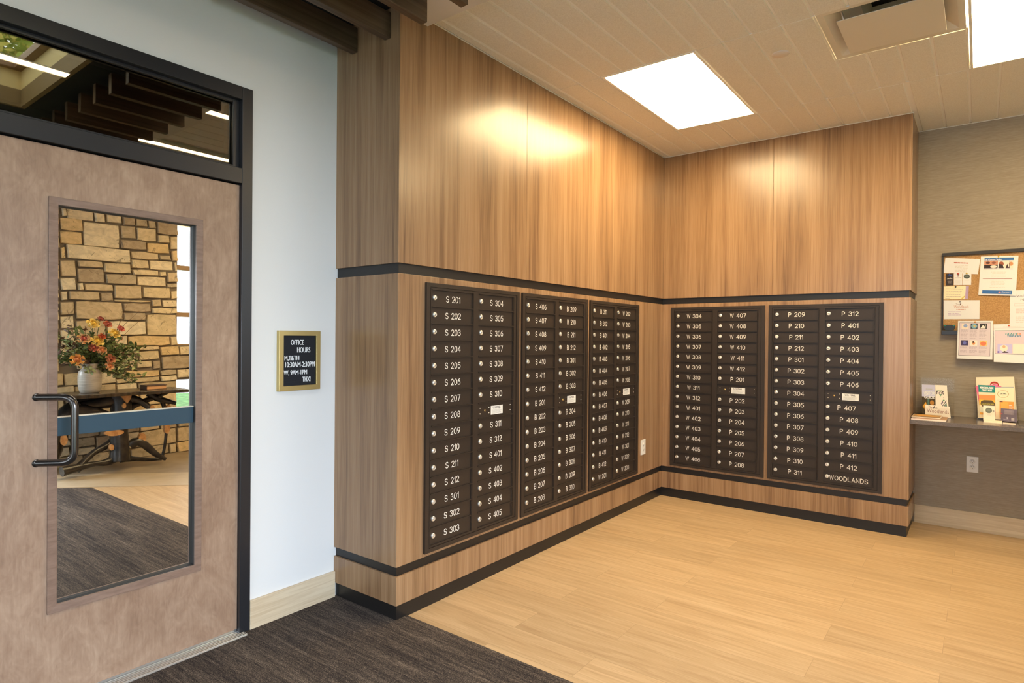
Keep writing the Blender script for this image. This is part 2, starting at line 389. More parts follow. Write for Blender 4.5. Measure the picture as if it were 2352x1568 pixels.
# --- white wall with the office door
DY0, DY1 = -4.64, -3.7135       # door leaf
FT = 2.582
ws = MB().box(-.66, -.4973, -3.66, -LA + .02, 0, 3.3).box(-.66, -.4973, -10, -4.69, 0, 3.3).box(-.66, -.4973, -4.69, -3.66, FT, 3.3)
S(ws.build('wall_southwest', WALLW), 'white painted wall with the office door')
S(MB().box(-.4973, -.481, -3.66, -LA - .0005, 0, .142).build('baseboard_southwest', BASEW, bevel=.003), 'pale maple baseboard between door frame and mailbox wall')
S(MB().box(-.4973, -.481, -10, -4.70, 0, .142).build('baseboard_south', BASEW, bevel=.003))
# door frame, leaf, transom
d1 = S(empty('door_1', (-.5, -4.18, 0)), 'brown birch office door with tall glass pane and black frame')
def dp(mb, name, m, bevel=0, parent=None, label=None):
    o = mb.build(name, m, parent or d1, loc=(.5, 4.18, 0) if not parent else (0, 0, 0), bevel=bevel); 
    if label: o['label'] = label
    return o
fx = -.484
fr = MB()
fr.box(-.62, fx, DY1 + .0015, -3.66, 0, FT).box(-.62, fx, -4.69, DY0 - .002, 0, FT).box(-.62, fx, DY0 - .002, DY1 + .0015, 2.522, FT).box(-.62, fx, DY0 - .002, DY1 + .0015, 2.128, 2.20)
fr.box(-.60, -.552, -3.735, DY1 + .0015, 0, 2.128).box(-.60, -.552, DY0, DY1 + .0015, 2.105, 2.128)
# glazing stops of the transom
for xs in ((-.60, -.556), (-.527, -.512)):
    fr.ring('x', (DY0 - .002, DY1 + .0015, 2.199, 2.523), (DY0 + .02, -3.742, 2.214, 2.507), *xs)
dp(fr, 'frame', DFRAME, .002, label='black painted steel door frame with header')
leaf = MB().loop('x', (DY0, DY1, .022, 2.122), (-4.44, -3.90, .372, 1.912), -.549, -.505)
lf = dp(leaf, 'door_leaf', BIRCH, .0015, label='stained birch veneer door leaf')
bd = MB()
def miter_bead(mb, o, i, x0, x1):
    (a0, a1, b0, b1), (c0, c1, e0, e1) = o, i
    O = [(a0, b0), (a1, b0), (a1, b1), (a0, b1)]; I = [(c0, e0), (c1, e0), (c1, e1), (c0, e1)]
    vs = [(x0, *p) for p in O] + [(x1, *p) for p in O] + [(x1 - .002, *p) for p in I] + [(x0 - .004, *p) for p in I]
    fs = []
    for k in range(4):
        j = (k + 1) % 4; fs += [(k, j, 4 + j, 4 + k), (4 + k, 4 + j, 8 + j, 8 + k), (8 + k, 8 + j, 12 + j, 12 + k)]
    mb.add(vs, fs)
miter_bead(bd, (-4.461, -3.886, .354, 1.930), (-4.430, -3.914, .384, 1.902), -.505, -.497)
dp(bd, 'glazing_bead', BEAD, .0015, label='mitred wood glazing bead')
dp(MB().ring('x', (-4.44, -3.90, .372, 1.912), (-4.430, -3.914, .384, 1.902), -.5315, -.509), 'gasket', mat('black_gasket', (.012, .011, .010), .6))
dp(MB().box(-.538, -.532, -4.44, -3.90, .372, 1.912), 'glass', RGLASS, label='tall reflective glass pane')
hd = MB(); hx = -.505
def bez(p0, p1, p2, n=7): return [Vector(p0) * (1 - t) ** 2 + Vector(p1) * 2 * t * (1 - t) + Vector(p2) * t * t for t in [k / n for k in range(n + 1)]]
A_, B_ = (hx, -4.492), (hx + .085, -4.399)
zt, zb = 1.176, .930
dx, dy = B_[0] - A_[0], B_[1] - A_[1]
def hp(f, z): return (A_[0] + dx * f, A_[1] + dy * f, z)
path = [hp(0, zt), hp(.06, zt)] + bez(hp(.62, zt), hp(1, zt), hp(1, zt - .045)) + bez(hp(1, zb + .045), hp(1, zb), hp(.62, zb)) + [hp(.06, zb), hp(0, zb)]
hd.tube(path, .0127, 20)
for z in (zt, zb): hd.lathe([(.0, .003), (.0135, .003), (.0145, .001), (.0145, 0)], (hx, -4.494, z), 20, M=Euler((0, math.radians(90), 0)).to_matrix())
dp(hd, 'pull_handle', mat('dark_bronze_handle', (.11, .10, .095), .22, .9), label='dark bronze offset pull handle')
dp(MB().box(-.5315, -.520, -4.43, -3.914, 1.021, 1.091), 'push_bar', mat('blue_grey_bar', (.035, .075, .11), .3), .001, label='blue grey horizontal bar across the glass')
dp(MB().box(-.53145, -.5195, -4.43, -3.914, 1.0915, 1.095), 'bar_edge', mat('bar_edge_light', (.75, .66, .52), .4), label='pale top edge of the bar')
dp(MB().box(-.56, -.508, DY0, DY1, .010, .022), 'sweep', SILVER)
w1 = S(MB().box(-.540, -.534, DY0 + .01, -3.735, 2.205, 2.515).build('window_1', TGLASS), 'dark reflective transom glass above the office door')
tr = MB(); tr.box(-.62, -.44, DY0 - .02, DY1 + .02, 0, .008)
for k in range(5): tr.box(-.505 + k * .013, -.499 + k * .013, DY0 - .02, DY1 + .02, .008, .0115)
S(tr.build('trim_1', SILVER, bevel=.001), 'ribbed silver metal threshold under the office door')
# dark office behind the door
OFF = mat('unlit_office_dark', (.03, .028, .026), .8)  # darkness of the unlit room put into its surface colour
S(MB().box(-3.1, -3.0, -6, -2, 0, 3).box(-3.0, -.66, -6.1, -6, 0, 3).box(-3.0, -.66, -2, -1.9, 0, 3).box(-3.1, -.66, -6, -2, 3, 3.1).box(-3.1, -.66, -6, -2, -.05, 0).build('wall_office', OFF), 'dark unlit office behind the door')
# --- floors
S(MB().box(-.70, 4.4, -10, .6, -.05, 0).build('floor', OAK), 'light oak plank floor of the mail room')
cp = MB(); cy = -3.088
def slab(mb, pts, z0, z1):
    n = len(pts); mb.add([(x, y, z0) for x, y in pts] + [(x, y, z1) for x, y in pts], [tuple(range(n))[::-1], tuple(range(n, 2 * n))] + [(k, (k + 1) % n, n + (k + 1) % n, n + k) for k in range(n)])
slab(cp, [(-.53, -10), (4.4, -10), (4.4, -4.35), (3.15, cy), (-.0118, cy), (-.0118, -LA + .0118), (-.53, -LA + .0118)], 0.0002, .005)
S(cp.build('floor_carpet', CARPET), 'dark brown striped carpet of the lobby')
dg = lambda c, x: (x, c - x)
fb = MB(); slab(fb, [dg(.10, 2.52), dg(.10, 4.4), dg(.90, 4.4), dg(.90, 2.52)], .0003, .0045)
S(fb.build('floor_band', TANTILE), 'diagonal tan stone border in the lobby floor')
ft = MB(); slab(ft, [dg(.905, 2.62), dg(.905, 4.4), (4.4, -.4), (2.62, -.4)], .0003, .003); S(ft.build('floor_tile', DTILE), 'brown stone floor before the fireplace wall')
# --- ceiling
ce = MB(); gw = .0095
def tiles(x0, x1, y0, y1):
    k0 = int((x0 - .0610) // .1535); xs = [x0] + [.0610 + .1535 * k for k in range(k0, k0 + 40) if x0 + .01 < .0610 + .1535 * k < x1 - .01] + [x1]
    for a, b in zip(xs, xs[1:]):
        A, B, C, D = a + gw, b - gw, y0 + .004, y1 - .004
        if B - A < .01: continue
        ce.add([(A, C, H), (B, C, H), (B, D, H), (A, D, H), (A - .004, C - .002, H + .006), (B + .004, C - .002, H + .006), (B + .004, D + .002, H + .006), (A - .004, D + .002, H + .006)],
               [(0, 3, 2, 1), (0, 1, 5, 4), (1, 2, 6, 5), (2, 3, 7, 6), (3, 0, 4, 7)], 0)
YS = [-2.985, -1.84, -.632, 0]
T1 = (.3755, .9805); T2 = (1.5985, 2.2155); T3 = (2.2165, 2.8265)
tiles(0, 4.4, YS[0], YS[1])
tiles(0, T1[0], YS[1], YS[2]); tiles(T1[1], T2[0], YS[1], YS[2]); tiles(T2[0], T2[1], -1.236, YS[2]); tiles(T3[1], 4.4, YS[1], YS[2])
tiles(0, LB, YS[2], 0); tiles(LB, 4.4, YS[2], DB)
def grid_back():
    for r in ((0, T1[0], YS[1], YS[2]), (T1[1], T2[0], YS[1], YS[2]), (T2[0], T2[1], -1.236, YS[2]), (T3[1], 4.4, YS[1], YS[2]), (0, 4.4, YS[0], YS[1]), (0, 4.4, YS[2], DB)):
        ce.box(r[0], r[1], r[2], r[3], H + .0055, H + .02, 1)  # bright backing paints in the light that groove slopes catch
    for y in YS[1:3]: ce.box(0, 4.4, y - .0025, y + .0025, H + .0015, H + .005, 1)
grid_back()
ce.box(-.7, 4.5, YS[0], .7, H + .16, H + .2, 1)
S(ce.build('ceiling', [TILE, GRID]), 'off white ceiling of grooved acoustic tiles')
S(MB().box(0.0005, 4.4, -3.17, YS[0], 3.015, 3.25).build('trim_2', mat('soffit_paint', (.74, .68, .61), .7)), 'smooth painted soffit at the edge of the tiled ceiling')
S(MB().box(.0, LB, -.006, 0, H - .004, H).box(0, .006, YS[0], 0, H - .004, H).box(LB, 4.4, DB - .006, DB, H - .004, H).box(LB, LB + .006, 0, DB, H - .004, H).build('trim_3', TILE), 'thin painted angle trim around the tiled ceiling')
SKX0, SKX1, SKY0, SKY1 = .70, 2.16, -5.7, -3.87
cb_ = MB().ring('z', (-.66, 4.5, -10, -3.165), (SKX0 - .03, SKX1 + .03, SKY0 - .03, SKY1 + .03), H, H + .1)
S(cb_.build('ceiling_lobby', BLACKC), 'black lobby ceiling above the wooden beams')
SKW = mat('cream_skylight_paint', (.88, .69, .33), .6)
sk = MB().ring('z', (SKX0 - .03, SKX1 + .03, SKY0 - .03, SKY1 + .03), (SKX0, SKX1, SKY0, SKY1), H + .12, H + .30)
S(sk.build('window_2', SKW), 'cream walled skylight well in the lobby ceiling')
MB().ring('z', (SKX0 - .03, SKX1 + .03, SKY0 - .03, SKY1 + .03), (SKX0, SKX1, SKY0, SKY1), H - .002, H + .12).build('curb', mat('tan_curb', (.30, .20, .085), .6), bpy.data.objects['window_2'])
sf = MB().ring('z', (SKX0, SKX1, SKY0, SKY1), (SKX0 + .05, SKX1 - .05, SKY0 + .05, SKY1 - .05), H + .25, H + .30); o = sf.build('skylight_frame', mat('skylight_wood', (.30, .17, .08), .5), bpy.data.objects['window_2'])
MB().box(SKX0 + .04, SKX1 - .04, SKY0 + .04, SKY1 - .04, H + .265, H + .27).build('skylight_pane', CLEAR, bpy.data.objects['window_2'])
# --- outer lobby walls
EX = 4.38
wall_w = MB().box(-.5, 4.7, -10.2, -10, 2.75, 3.3).box(-.5, .05, -10.2, -10, 0, 2.75).box(3.75, 4.7, -10.2, -10, 0, 2.75).box(.05, 3.75, -10.2, -10, 0, .25)
S(wall_w.build('wall_south', WALLW), 'white lobby wall around the south glazing')
ew = MB().box(EX, 4.7, -10, -6.8, 0, 3.3).box(EX, 4.7, -6.8, -3.7, 0, .12).box(EX, 4.7, -6.8, -3.7, 2.15, 3.3)
S(ew.build('wall_east', WALLW), 'white lobby wall around the east glazing')
gl = MB()
for y in (-6.8, -5.8, -4.75, -3.75): gl.box(4.45, 4.51, y, y + .05, .12, 2.15)
for z in (.12, 2.10): gl.box(4.455, 4.505, -6.8, -3.7, z, z + .05)
S(gl.build('window_3', DFRAME), 'mullions of the east lobby glazing')
gl = MB()
for x in (.05, .95, 1.87, 2.8, 3.70): gl.box(x, x + .05, -10.12, -10.06, .25, 2.75)
for z in (.25, 2.2, 2.70): gl.box(.05, 3.75, -10.115, -10.065, z, z + .05)
S(gl.build('window_4', DFRAME), 'mullions of the south lobby glazing')
# --- stone wall
def stone_mat():
    m = mat('rubble_stone', rough=.85, spec=.2); t = NT(m); p = t.pos()
    at = t.new('ShaderNodeAttribute', attribute_name='tone'); n = t.noise(t.mapping(p, (1, 1, 1.6)), 9, 6, .65, .8); sp = t.noise(t.mapping(p, (1, 1, 1), loc=(4, 4, 4)), 5, 4, .7, 2)
    c = t.mix(at.outputs['Color'], (.90, .90, .90), t.math('MULTIPLY', n, .12)); c = t.mix(c, t.ramp(n, [(.3, (.62, .60, .55)), (.6, (1.1, 1.08, 1.02))]), .7, 'MULTIPLY')
    c = t.mix(c, (.16, .12, .08), t.math('MULTIPLY', t.math('GREATER_THAN', sp, .64), .55)); t.color(c); t.bump(n, .7, .012); return m
STONE = stone_mat()
MAPPED = [(-2.982, 2.659, -2.928, 2.764), (-2.936, 2.641, -2.68, 2.783), (-2.68, 2.642, -2.573, 2.77), (-2.567, 2.657, -2.405, 2.781), (-2.404, 2.653, -2.272, 2.779), (-2.272, 2.659, -2.142, 2.78), (-2.136, 2.656, -2.041, 2.765), (-2.04, 2.605, -1.80, 2.771), (-2.995, 2.514, -2.778, 2.655), (-2.994, 2.372, -2.785, 2.512), (-2.783, 2.375, -2.427, 2.640), (-2.418, 2.5, -2.259, 2.655), (-2.257, 2.5, -2.04, 2.655), (-2.033, 2.501, -1.896, 2.602), (-1.893, 2.441, -1.80, 2.600), (-2.424, 2.385, -2.154, 2.498), (-2.147, 2.372, -1.896, 2.498), (-2.988, 2.21, -2.936, 2.343), (-2.934, 2.222, -2.319, 2.380), (-2.317, 2.286, -2.013, 2.378), (-2.01, 2.299, -1.875, 2.368), (-1.873, 2.301, -1.80, 2.438), (-2.99, 2.026, -2.841, 2.207), (-2.836, 2.142, -2.593, 2.219), (-2.587, 2.102, -2.316, 2.219), (-2.312, 2.178, -2.122, 2.284), (-2.118, 2.178, -1.85, 2.296), (-1.841, 2.178, -1.80, 2.298), (-2.989, 1.88, -2.84, 2.022), (-2.835, 1.977, -2.574, 2.138), (-2.57, 1.983, -2.255, 2.098), (-2.30, 2.102, -2.018, 2.172), (-2.016, 2.106, -1.927, 2.171), (-1.924, 2.046, -1.80, 2.172), (-2.251, 1.984, -1.929, 2.099), (-2.835, 1.888, -2.773, 1.973), (-2.77, 1.89, -2.487, 1.974), (-2.485, 1.822, -2.197, 1.978), (-2.194, 1.846, -1.887, 1.976), (-1.926, 1.98, -1.80, 2.042), (-1.883, 1.846, -1.80, 1.956), (-2.989, 1.768, -2.918, 1.876), (-2.914, 1.782, -2.62, 1.884), (-2.618, 1.782, -2.487, 1.884), (-2.484, 1.785, -2.094, 1.818), (-2.091, 1.745, -1.978, 1.841), (-1.975, 1.745, -1.80, 1.841), (-2.988, 1.616, -2.856, 1.763), (-2.85, 1.577, -2.393, 1.778), (-2.388, 1.677, -2.096, 1.780), (-2.093, 1.668, -1.80, 1.741), (-2.988, 1.472, -2.856, 1.61), (-2.388, 1.58, -2.146, 1.673), (-2.143, 1.412, -1.803, 1.664), (-2.849, 1.4, -2.562, 1.570), (-2.559, 1.412, -2.149, 1.572), (-2.987, 1.285, -2.846, 1.468), (-2.504, 1.296, -2.345, 1.408), (-2.342, 1.290, -1.886, 1.406), (-1.883, 1.290, -1.79, 1.402), (-2.843, 1.194, -2.506, 1.395), (-2.503, 1.192, -2.232, 1.290), (-2.229, 1.237, -2.001, 1.286), (-2.228, 1.122, -2.001, 1.233), (-1.998, 1.174, -1.778, 1.285), (-1.775, 1.174, -1.616, 1.285), (-1.981, 1.014, -1.615, 1.169), (-2.25, 1.033, -2.080, 1.117), (-2.077, 1.015, -1.985, 1.12), (-2.503, 1.033, -2.254, 1.186), (-2.986, 1.095, -2.846, 1.281), (-2.842, 1.041, -2.506, 1.191)]
def fill_rows(y0, y1, z0, z1, out):
    z = z0
    while z < z1 - .03:
        h = min(random.uniform(.08, .19), z1 - z)
        if z1 - z - h < .05: h = z1 - z
        y = y0
        while y < y1 - .03:
            wd = min(random.uniform(.14, .48), y1 - y)
            if y1 - y - wd < .08: wd = y1 - y
            if random.random() < .25 and h > .13:
                k = random.uniform(.4, .6); out.append((y, z, y + wd, z + h * k)); out.append((y, z + h * k, y + wd, z + h))
            else: out.append((y, z, y + wd, z + h))
            y += wd
        z += h
R_ = []
fill_rows(-3.7, -1.80, .0, 1.005, R_); fill_rows(-3.7, -2.995, 1.01, 3.05, R_); fill_rows(-2.99, -1.80, 2.785, 3.05, R_)
fill_rows(-1.80, DB, 0, .50, R_); fill_rows(-1.38, DB, .50, .90, R_); fill_rows(-1.80, DB, .90, 1.01, R_); fill_rows(-1.61, DB, 1.01, 1.285, R_)
fill_rows(-.15, DB, 1.29, 3.05, R_)
bm = bmesh.new(); lay = bm.loops.layers.float_color.new('tone')
TONES = [srgb(226, 208, 172), srgb(218, 200, 164), srgb(232, 216, 184), srgb(212, 192, 158), srgb(190, 174, 146), srgb(228, 200, 150), srgb(206, 186, 152), srgb(180, 162, 136), srgb(236, 222, 192)]
def add_stone(y0, z0, y1, z1):
    g = .0022; y0 += g; y1 -= g; z0 += g; z1 -= g
    if y1 - y0 < .02 or z1 - z0 < .015: return
    j = lambda a=.008: random.uniform(-a, a)
    pts = []
    ny = max(1, int((y1 - y0) / .09)); nz = max(1, int((z1 - z0) / .09))
    e = .012
    for k in range(ny): pts.append((y0 + e + (y1 - y0 - 2 * e) * k / ny + j(.004), z0 + abs(j(.005))))
    for k in range(nz): pts.append((y1 - abs(j(.005)), z0 + e + (z1 - z0 - 2 * e) * k / nz + j(.003)))
    for k in range(ny): pts.append((y1 - e - (y1 - y0 - 2 * e) * k / ny + j(.004), z1 - abs(j(.005))))
    for k in range(nz): pts.append((y0 + abs(j(.005)), z1 - e - (z1 - z0 - 2 * e) * k / nz + j(.003)))
    d = random.uniform(.022, .05); cy_ = (y0 + y1) / 2; cz_ = (z0 + z1) / 2; tone = random.choice(TONES)
    A = [bm.verts.new((EX + .03, a, b)) for a, b in pts]; B = [bm.verts.new((EX - d + .008, a, b)) for a, b in pts]
    I = .005
    C = [bm.verts.new((EX - d + j(.003), a + (I if a < cy_ else -I), b + (I * .8 if b < cz_ else -I * .8))) for a, b in pts]
    fs = []; n = len(pts)
    for k in range(n):
        m_ = (k + 1) % n; fs += [bm.faces.new((A[k], B[k], B[m_], A[m_])), bm.faces.new((B[k], C[k], C[m_], B[m_]))]
    fs.append(bm.faces.new(C))
    for f in fs:
        for lp in f.loops: lp[lay] = (*tone, 1)
for r in MAPPED + R_: add_stone(*r)
bmesh.ops.recalc_face_normals(bm, faces=bm.faces)
me = bpy.data.meshes.new('stone_facing'); bm.to_mesh(me); bm.free(); me.materials.append(STONE)
core = MB().box(EX, 4.7, -3.7, -1.80, 0, 3.3).box(EX, 4.7, -1.80, .7, 0, .50).box(EX, 4.7, -1.38, .7, .50, .88).box(EX, 4.7, -1.80, .7, .88, 1.295).box(EX, 4.7, -.15, .7, 1.295, 3.3).box(EX, 4.7, -1.80, -.15, 2.79, 3.3)
wst = S(core.build('wall_fireplace', mat('mortar', (.20, .165, .125), .95)), 'coursed tan rubble stone wall with windows at its end')
link('stone_facing', me, wst)
SILL = mat('window_wood', (.36, .24, .14), .5)
wf = MB().ring('x', (-1.80, -.15, 1.295, 2.79), (-1.795, -.20, 1.31, 2.775), EX + .0, EX + .12)
for z in (1.64, 2.212): wf.box(EX + .03, EX + .09, -1.80, -.15, z, z + .055)
wf.box(EX + .03, EX + .09, -.98, -.93, 1.3, 2.78)
w5 = S(wf.build('window_5', SILL), 'tall window with wooden glazing bars beside the stone wall')
MB().box(EX + .055, EX + .061, -1.80, -.15, 1.3, 2.78).build('pane', CLEAR, w5)
wf = MB().ring('x', (-1.80, -1.38, .50, .88), (-1.795, -1.385, .505, .875), EX + .02, EX + .12)
w6 = S(wf.build('window_6', SILL), 'small low window in the stone wall')
MB().box(EX + .055, EX + .061, -1.80, -1.38, .50, .88).build('pane', CLEAR, w6)
LAWN = noisy('lawn_green', (.05, .13, .03), (.14, .28, .07), (1, 1, 1), 6, .9, 5)
S(MB().box(4.7, 14.5, -40, 30, -.3, -.2).build('floor_lawn', LAWN), 'green lawn outside the low window')
S(MB().box(14.5, 70, -40, 30, -.3, -.2).build('floor_pavement', mat('pale_pavement', (.75, .75, .74), .8)), 'pale pavement beyond the lawn')

# =================================================================== THINGS
# --- wooden ceiling beams
BT = .042
def beam(xr, y0, y1, label, group):
    o = MB().box(-BT / 2, BT / 2, 0, y1 - y0, 0, .126).build('ceiling_beam', BEAM, loc=(xr - BT / 2, y0, 2.9), bevel=.002)
    return tag(o, label, 'beam', group)
for i, xr in enumerate((-.324, -.067, .19, .446)):
    y1 = -3.1735
    beam(xr, -9.5, y1, ['long dark wooden ceiling beam closest to the white wall', 'second long dark ceiling beam from the white wall, ending at the dark wood return',
        'third long dark ceiling beam from the white wall, ending by the wood corner', 'fourth long dark ceiling beam, ending under the pale soffit at the top edge'][i], 'long dark beams under the lobby ceiling')
for i in range(7):
    x = .703 + .257 * i
    beam(x, -3.73, -3.1735, 'short dark beam end reflected in the transom, %s' % (['nearest the long beams', 'second from the long beams', 'third from the long beams', 'fourth from the long beams', 'fifth from the long beams', 'sixth from the long beams', 'seventh and farthest from the long beams'][i]), 'short beam ends above the lobby')
# --- lights
def light_panel(x0, x1, y0, y1, label):
    r = tag(empty('ceiling_light', ((x0 + x1) / 2, (y0 + y1) / 2, H)), label, 'ceiling light', 'recessed ceiling light panels')
    cx, cy_ = (x0 + x1) / 2, (y0 + y1) / 2; hx_, hy = (x1 - x0) / 2, (y1 - y0) / 2
    MB().ring('z', (-hx_, hx_, -hy, hy), (-hx_ + .013, hx_ - .013, -hy + .013, hy - .013), -.002, .03).build('frame', GRID, r)
    MB().box(-hx_ + .013, hx_ - .013, -hy + .013, hy - .013, .004, .012).build('diffuser', LEDP, r)
light_panel(T1[0] + .004, T1[1] - .004, YS[1] + .003, YS[2] - .003, 'bright rectangular ceiling light panel nearest the wood panelled corner')
light_panel(T3[0] + .004, T3[1] - .004, YS[1] + .003, YS[2] - .003, 'bright ceiling light panel cut by the right edge of the photo')
def linear(x, y0, y1, zb, label):
    r = tag(empty('linear_light', (x, (y0 + y1) / 2, zb)), label, 'ceiling light', 'linear lobby lights'); h = (y1 - y0) / 2
    MB().box(-.04, .04, -h, h, 0, .0065).build('housing', WHITEPL, r, bevel=.002); MB().box(-.036, .036, -h + .004, h - .004, -.003, .0).build('diffuser', LEDT, r)
linear(1.20, -6.6, -3.87, 3.03, 'white linear light crossing the skylight reflected in the transom')
linear(1.038, -3.077, -2.84, 3.008, 'short white linear light reflected at the right end of the transom')
linear(2.11, -3.195, -2.02, 3.008, 'long white linear light reflected at the bottom of the transom')
# --- air diffuser
ad = tag(empty('air_diffuser', (1.907, -1.543, H)), 'square cream ceiling air diffuser with a flat plaque', 'air vent')
AD = mat('diffuser_cream', (.74, .69, .60), .45)
q = MB(); hs = .302
prof = [(hs, 0), (hs - .03, .002), (hs - .07, .028), (hs - .12, .065), (.13, .085), (.10, .16)]
vs = []; fs = []
for r, z in prof: vs += [(-r, -r, z), (r, -r, z), (r, r, z), (-r, r, z)]
for k in range(len(prof) - 1):
    for j in range(4): fs.append((4 * k + j, 4 * k + (j + 1) % 4, 4 * k + 4 + (j + 1) % 4, 4 * k + 4 + j))
q.add(vs, fs); q.build('bowl', AD, ad)
MB().box(-.11, .11, -.11, .11, .155, .16).build('duct_opening', BLACKC, ad)  # black plate across the neck stands in for the shade inside the duct
MB().box(-.222, .222, -.213, .213, -.020, -.016).build('plaque', AD, ad, bevel=.001)
br = MB()
for a in (-.19, .19):
    for b in (-.17, .17): br.tube([(a, b, -.016), (a * 1.1, b * 1.1, .058)], .005, 8)
br.build('bracket', SILVER, ad)
o = MB().lathe([(0, -.004), (.043, -.004), (.047, -.001), (.047, .001), (0, .001)], (0, 0, 0), 40).build('sprinkler_cover', mat('cover_white', (.78, .72, .68), .5), loc=(1.358, -1.511, H)); tag(o, 'flat round white cover plate on the tiled ceiling', 'sprinkler cover')

# --- mailboxes
MW, MH, ZT = .802, 1.405, 1.6955
DWd, PITCH, DT = .3345, .0892, 1.663 - 1.6955   # door width, row pitch, first row top (relative to unit top)
COLX = (.0395, .416)
def frame_mesh():
    m = MB()
    m.ring('y', (0, MW, -MH, 0), (.027, MW - .027, -MH + .021, -.021), -.014, -.001)
    m.ring('y', (.0285, MW - .0285, -MH + .0225, -.0225), (COLX[0], COLX[1] + DWd, DT - 15 * PITCH, DT), -.0115, -.001)
    m.box(COLX[0] + DWd, COLX[1], -.0115, -.001, DT - 15 * PITCH, DT)
    m.box(.0285, MW - .0285, -.001, .0, -MH + .02, -.02)
    for x in (.031, MW - .033): m.box(x, x + .0022, -.0135, -.0115, -MH + .026, -.026)
    for x in COLX:
        m.box(x + DWd - .012, x + DWd - .0085, -.0116, -.004, DT - 15 * PITCH, DT); m.box(x + DWd - .005, x + DWd - .0015, -.0128, -.004, DT - 15 * PITCH, DT)
        for k in range(0, 16):
            z = DT - PITCH * k; m.box(x, x + DWd - .004, -.0152, -.004, z - .0034 if k else z - .003, z + (.0006 if k else 0))
    for x in (.034, MW - .034):
        for z in (-.028, -MH + .028): m.lathe([(0, -.0132), (.0028, -.0132), (.0032, -.0115)], (0, 0, 0), 10, M=None) if False else m.box(x - .002, x + .002, -.0134, -.0115, z - .002, z + .002)
    me = m.build('frame', BRONZE); return me
fr0 = frame_mesh(); bmf = fr0.data; bpy.data.objects.remove(fr0)
door_me = MB().box(.001, DWd - .011, -.0062, -.002, -PITCH + .0012, -.0034).box(.001, DWd - .011, -.0082, -.002, -PITCH + .0012, -.0034 - PITCH + .0075)
o = door_me.build('door', BRONZE); door_me = o.data; bpy.data.objects.remove(o)
RX = Euler((math.radians(90), 0, 0)).to_matrix()
lk = MB(); lk.lathe([(0, .0078), (.0062, .0078), (.0068, .0070), (.0080, .0070), (.0090, .0082), (.0122, .0076), (.0138, .0048), (.0138, -.002)], (0, 0, 0), 24, 0, M=RX)
lk.box(-.0010, .0010, -.0084, -.0076, -.0042, .0042, 1)
o = lk.build('lock', [NICKEL, SLOT]); lock_me = o.data; bpy.data.objects.remove(o)
def codes(p, s):
    out = []
    for t in s.split(','):
        a, b = t.split('-') if '-' in t else (t, t)
        out += ['%s %d' % (p, k) for k in range(int(a), int(b) + 1)]
    return out
LABELP = mat('label_silver_white', (.78, .78, .76), .45)
def mail_unit(loc, rz, label, c1, c2, slot=7):
    r = tag(empty('mailbox_unit', loc, rz), label, 'mailboxes', 'dark bronze mailbox units in the panelled walls')
    link('frame', bmf, r)
    for ci, cs in enumerate((c1, c2)):
        cs = list(cs)
        if ci: cs.insert(slot, None)
        for k, code in enumerate(cs):
            z = DT - PITCH * k; x = COLX[ci]
            if code is None:
                d = link('mail_slot_door', door_me, r, (x, 0, z)); d['label'] = 'outgoing mail door with a small brass lock and a pale label'
                l = MB().lathe([(0, .0035), (.0055, .0035), (.0065, .001), (.0065, -.003)], (.066, -.0062, -.047), 18, 0, M=RX); l.box(.0652, .0668, -.0102, -.0096, -.0500, -.0440, 1)
                l.build('lock', [BRASS, SLOT], d)
                sc = MB()
                for sx in (.024, .104, DWd - .028):
                    for sz in (-.032, -.064): sc.lathe([(0, .002), (.0024, .0015), (.003, 0)], (sx, -.0062, sz), 10, 0, M=RX)
                sc.build('screw', NICKEL, d)
                sh = Sheet((.121, -.0068, -.026), (.233, -.0068, -.026), (.233, -.0068, -.077), (.121, -.0068, -.077), (0, -1, 0), .0006, paper=LABELP)
                sh.text('U.S. MAIL', .17, .08, .80, .34, (.06, .06, .07), .004).lines(.08, .45, .92, .95, 5, (.42, .42, .42), .4)
                sh.build('label_plate', d)
                continue
            d = link('door', door_me, r, (x, 0, z)); link('lock', lock_me, d, (.0235, -.0062, -.043))
            if code == 'WOODLANDS': t = stroke_text(code, .031, .0042, .169, -.0066, -.050)
            else: t = stroke_text(code, .031, .0040, .169 if not (code == 'P 407') else .152, -.0066, -.0465)
            t.build('lettering', ENGR, d)
c = codes
units = [((0, -2.989, ZT), 90, 'dark bronze mailbox unit with boxes S 201 to S 405, nearest the white wall', c('S', '201-212,301-303'), c('S', '304-312,401-405')),
 ((0, -2.153, ZT), 90, 'dark mailbox unit with boxes S 406 to B 310, middle of the left wall', c('S', '406-412') + c('B', '201-208'), c('B', '209-212,301-310')),
 ((0, -1.3145, ZT), 90, 'dark mailbox unit with boxes B 311 to W 303, beside the white outlet', c('B', '311-312,401-412') + c('W', '201'), c('W', '202-212,301-303')),
 ((.083, 0, ZT), 0, 'dark mailbox unit with boxes W 304 to P 208, right of the inner corner', c('W', '304-312,401-406'), c('W', '407-412') + c('P', '201-208')),
 ((.9145, 0, ZT), 0, 'dark bronze mailbox unit with boxes P 209 to WOODLANDS, nearest the notice board', c('P', '209-212,301-311'), c('P', '312,401-412') + ['WOODLANDS'])]
for loc, rz, lab, a, b in units: mail_unit(loc, math.radians(rz), lab, a, b)

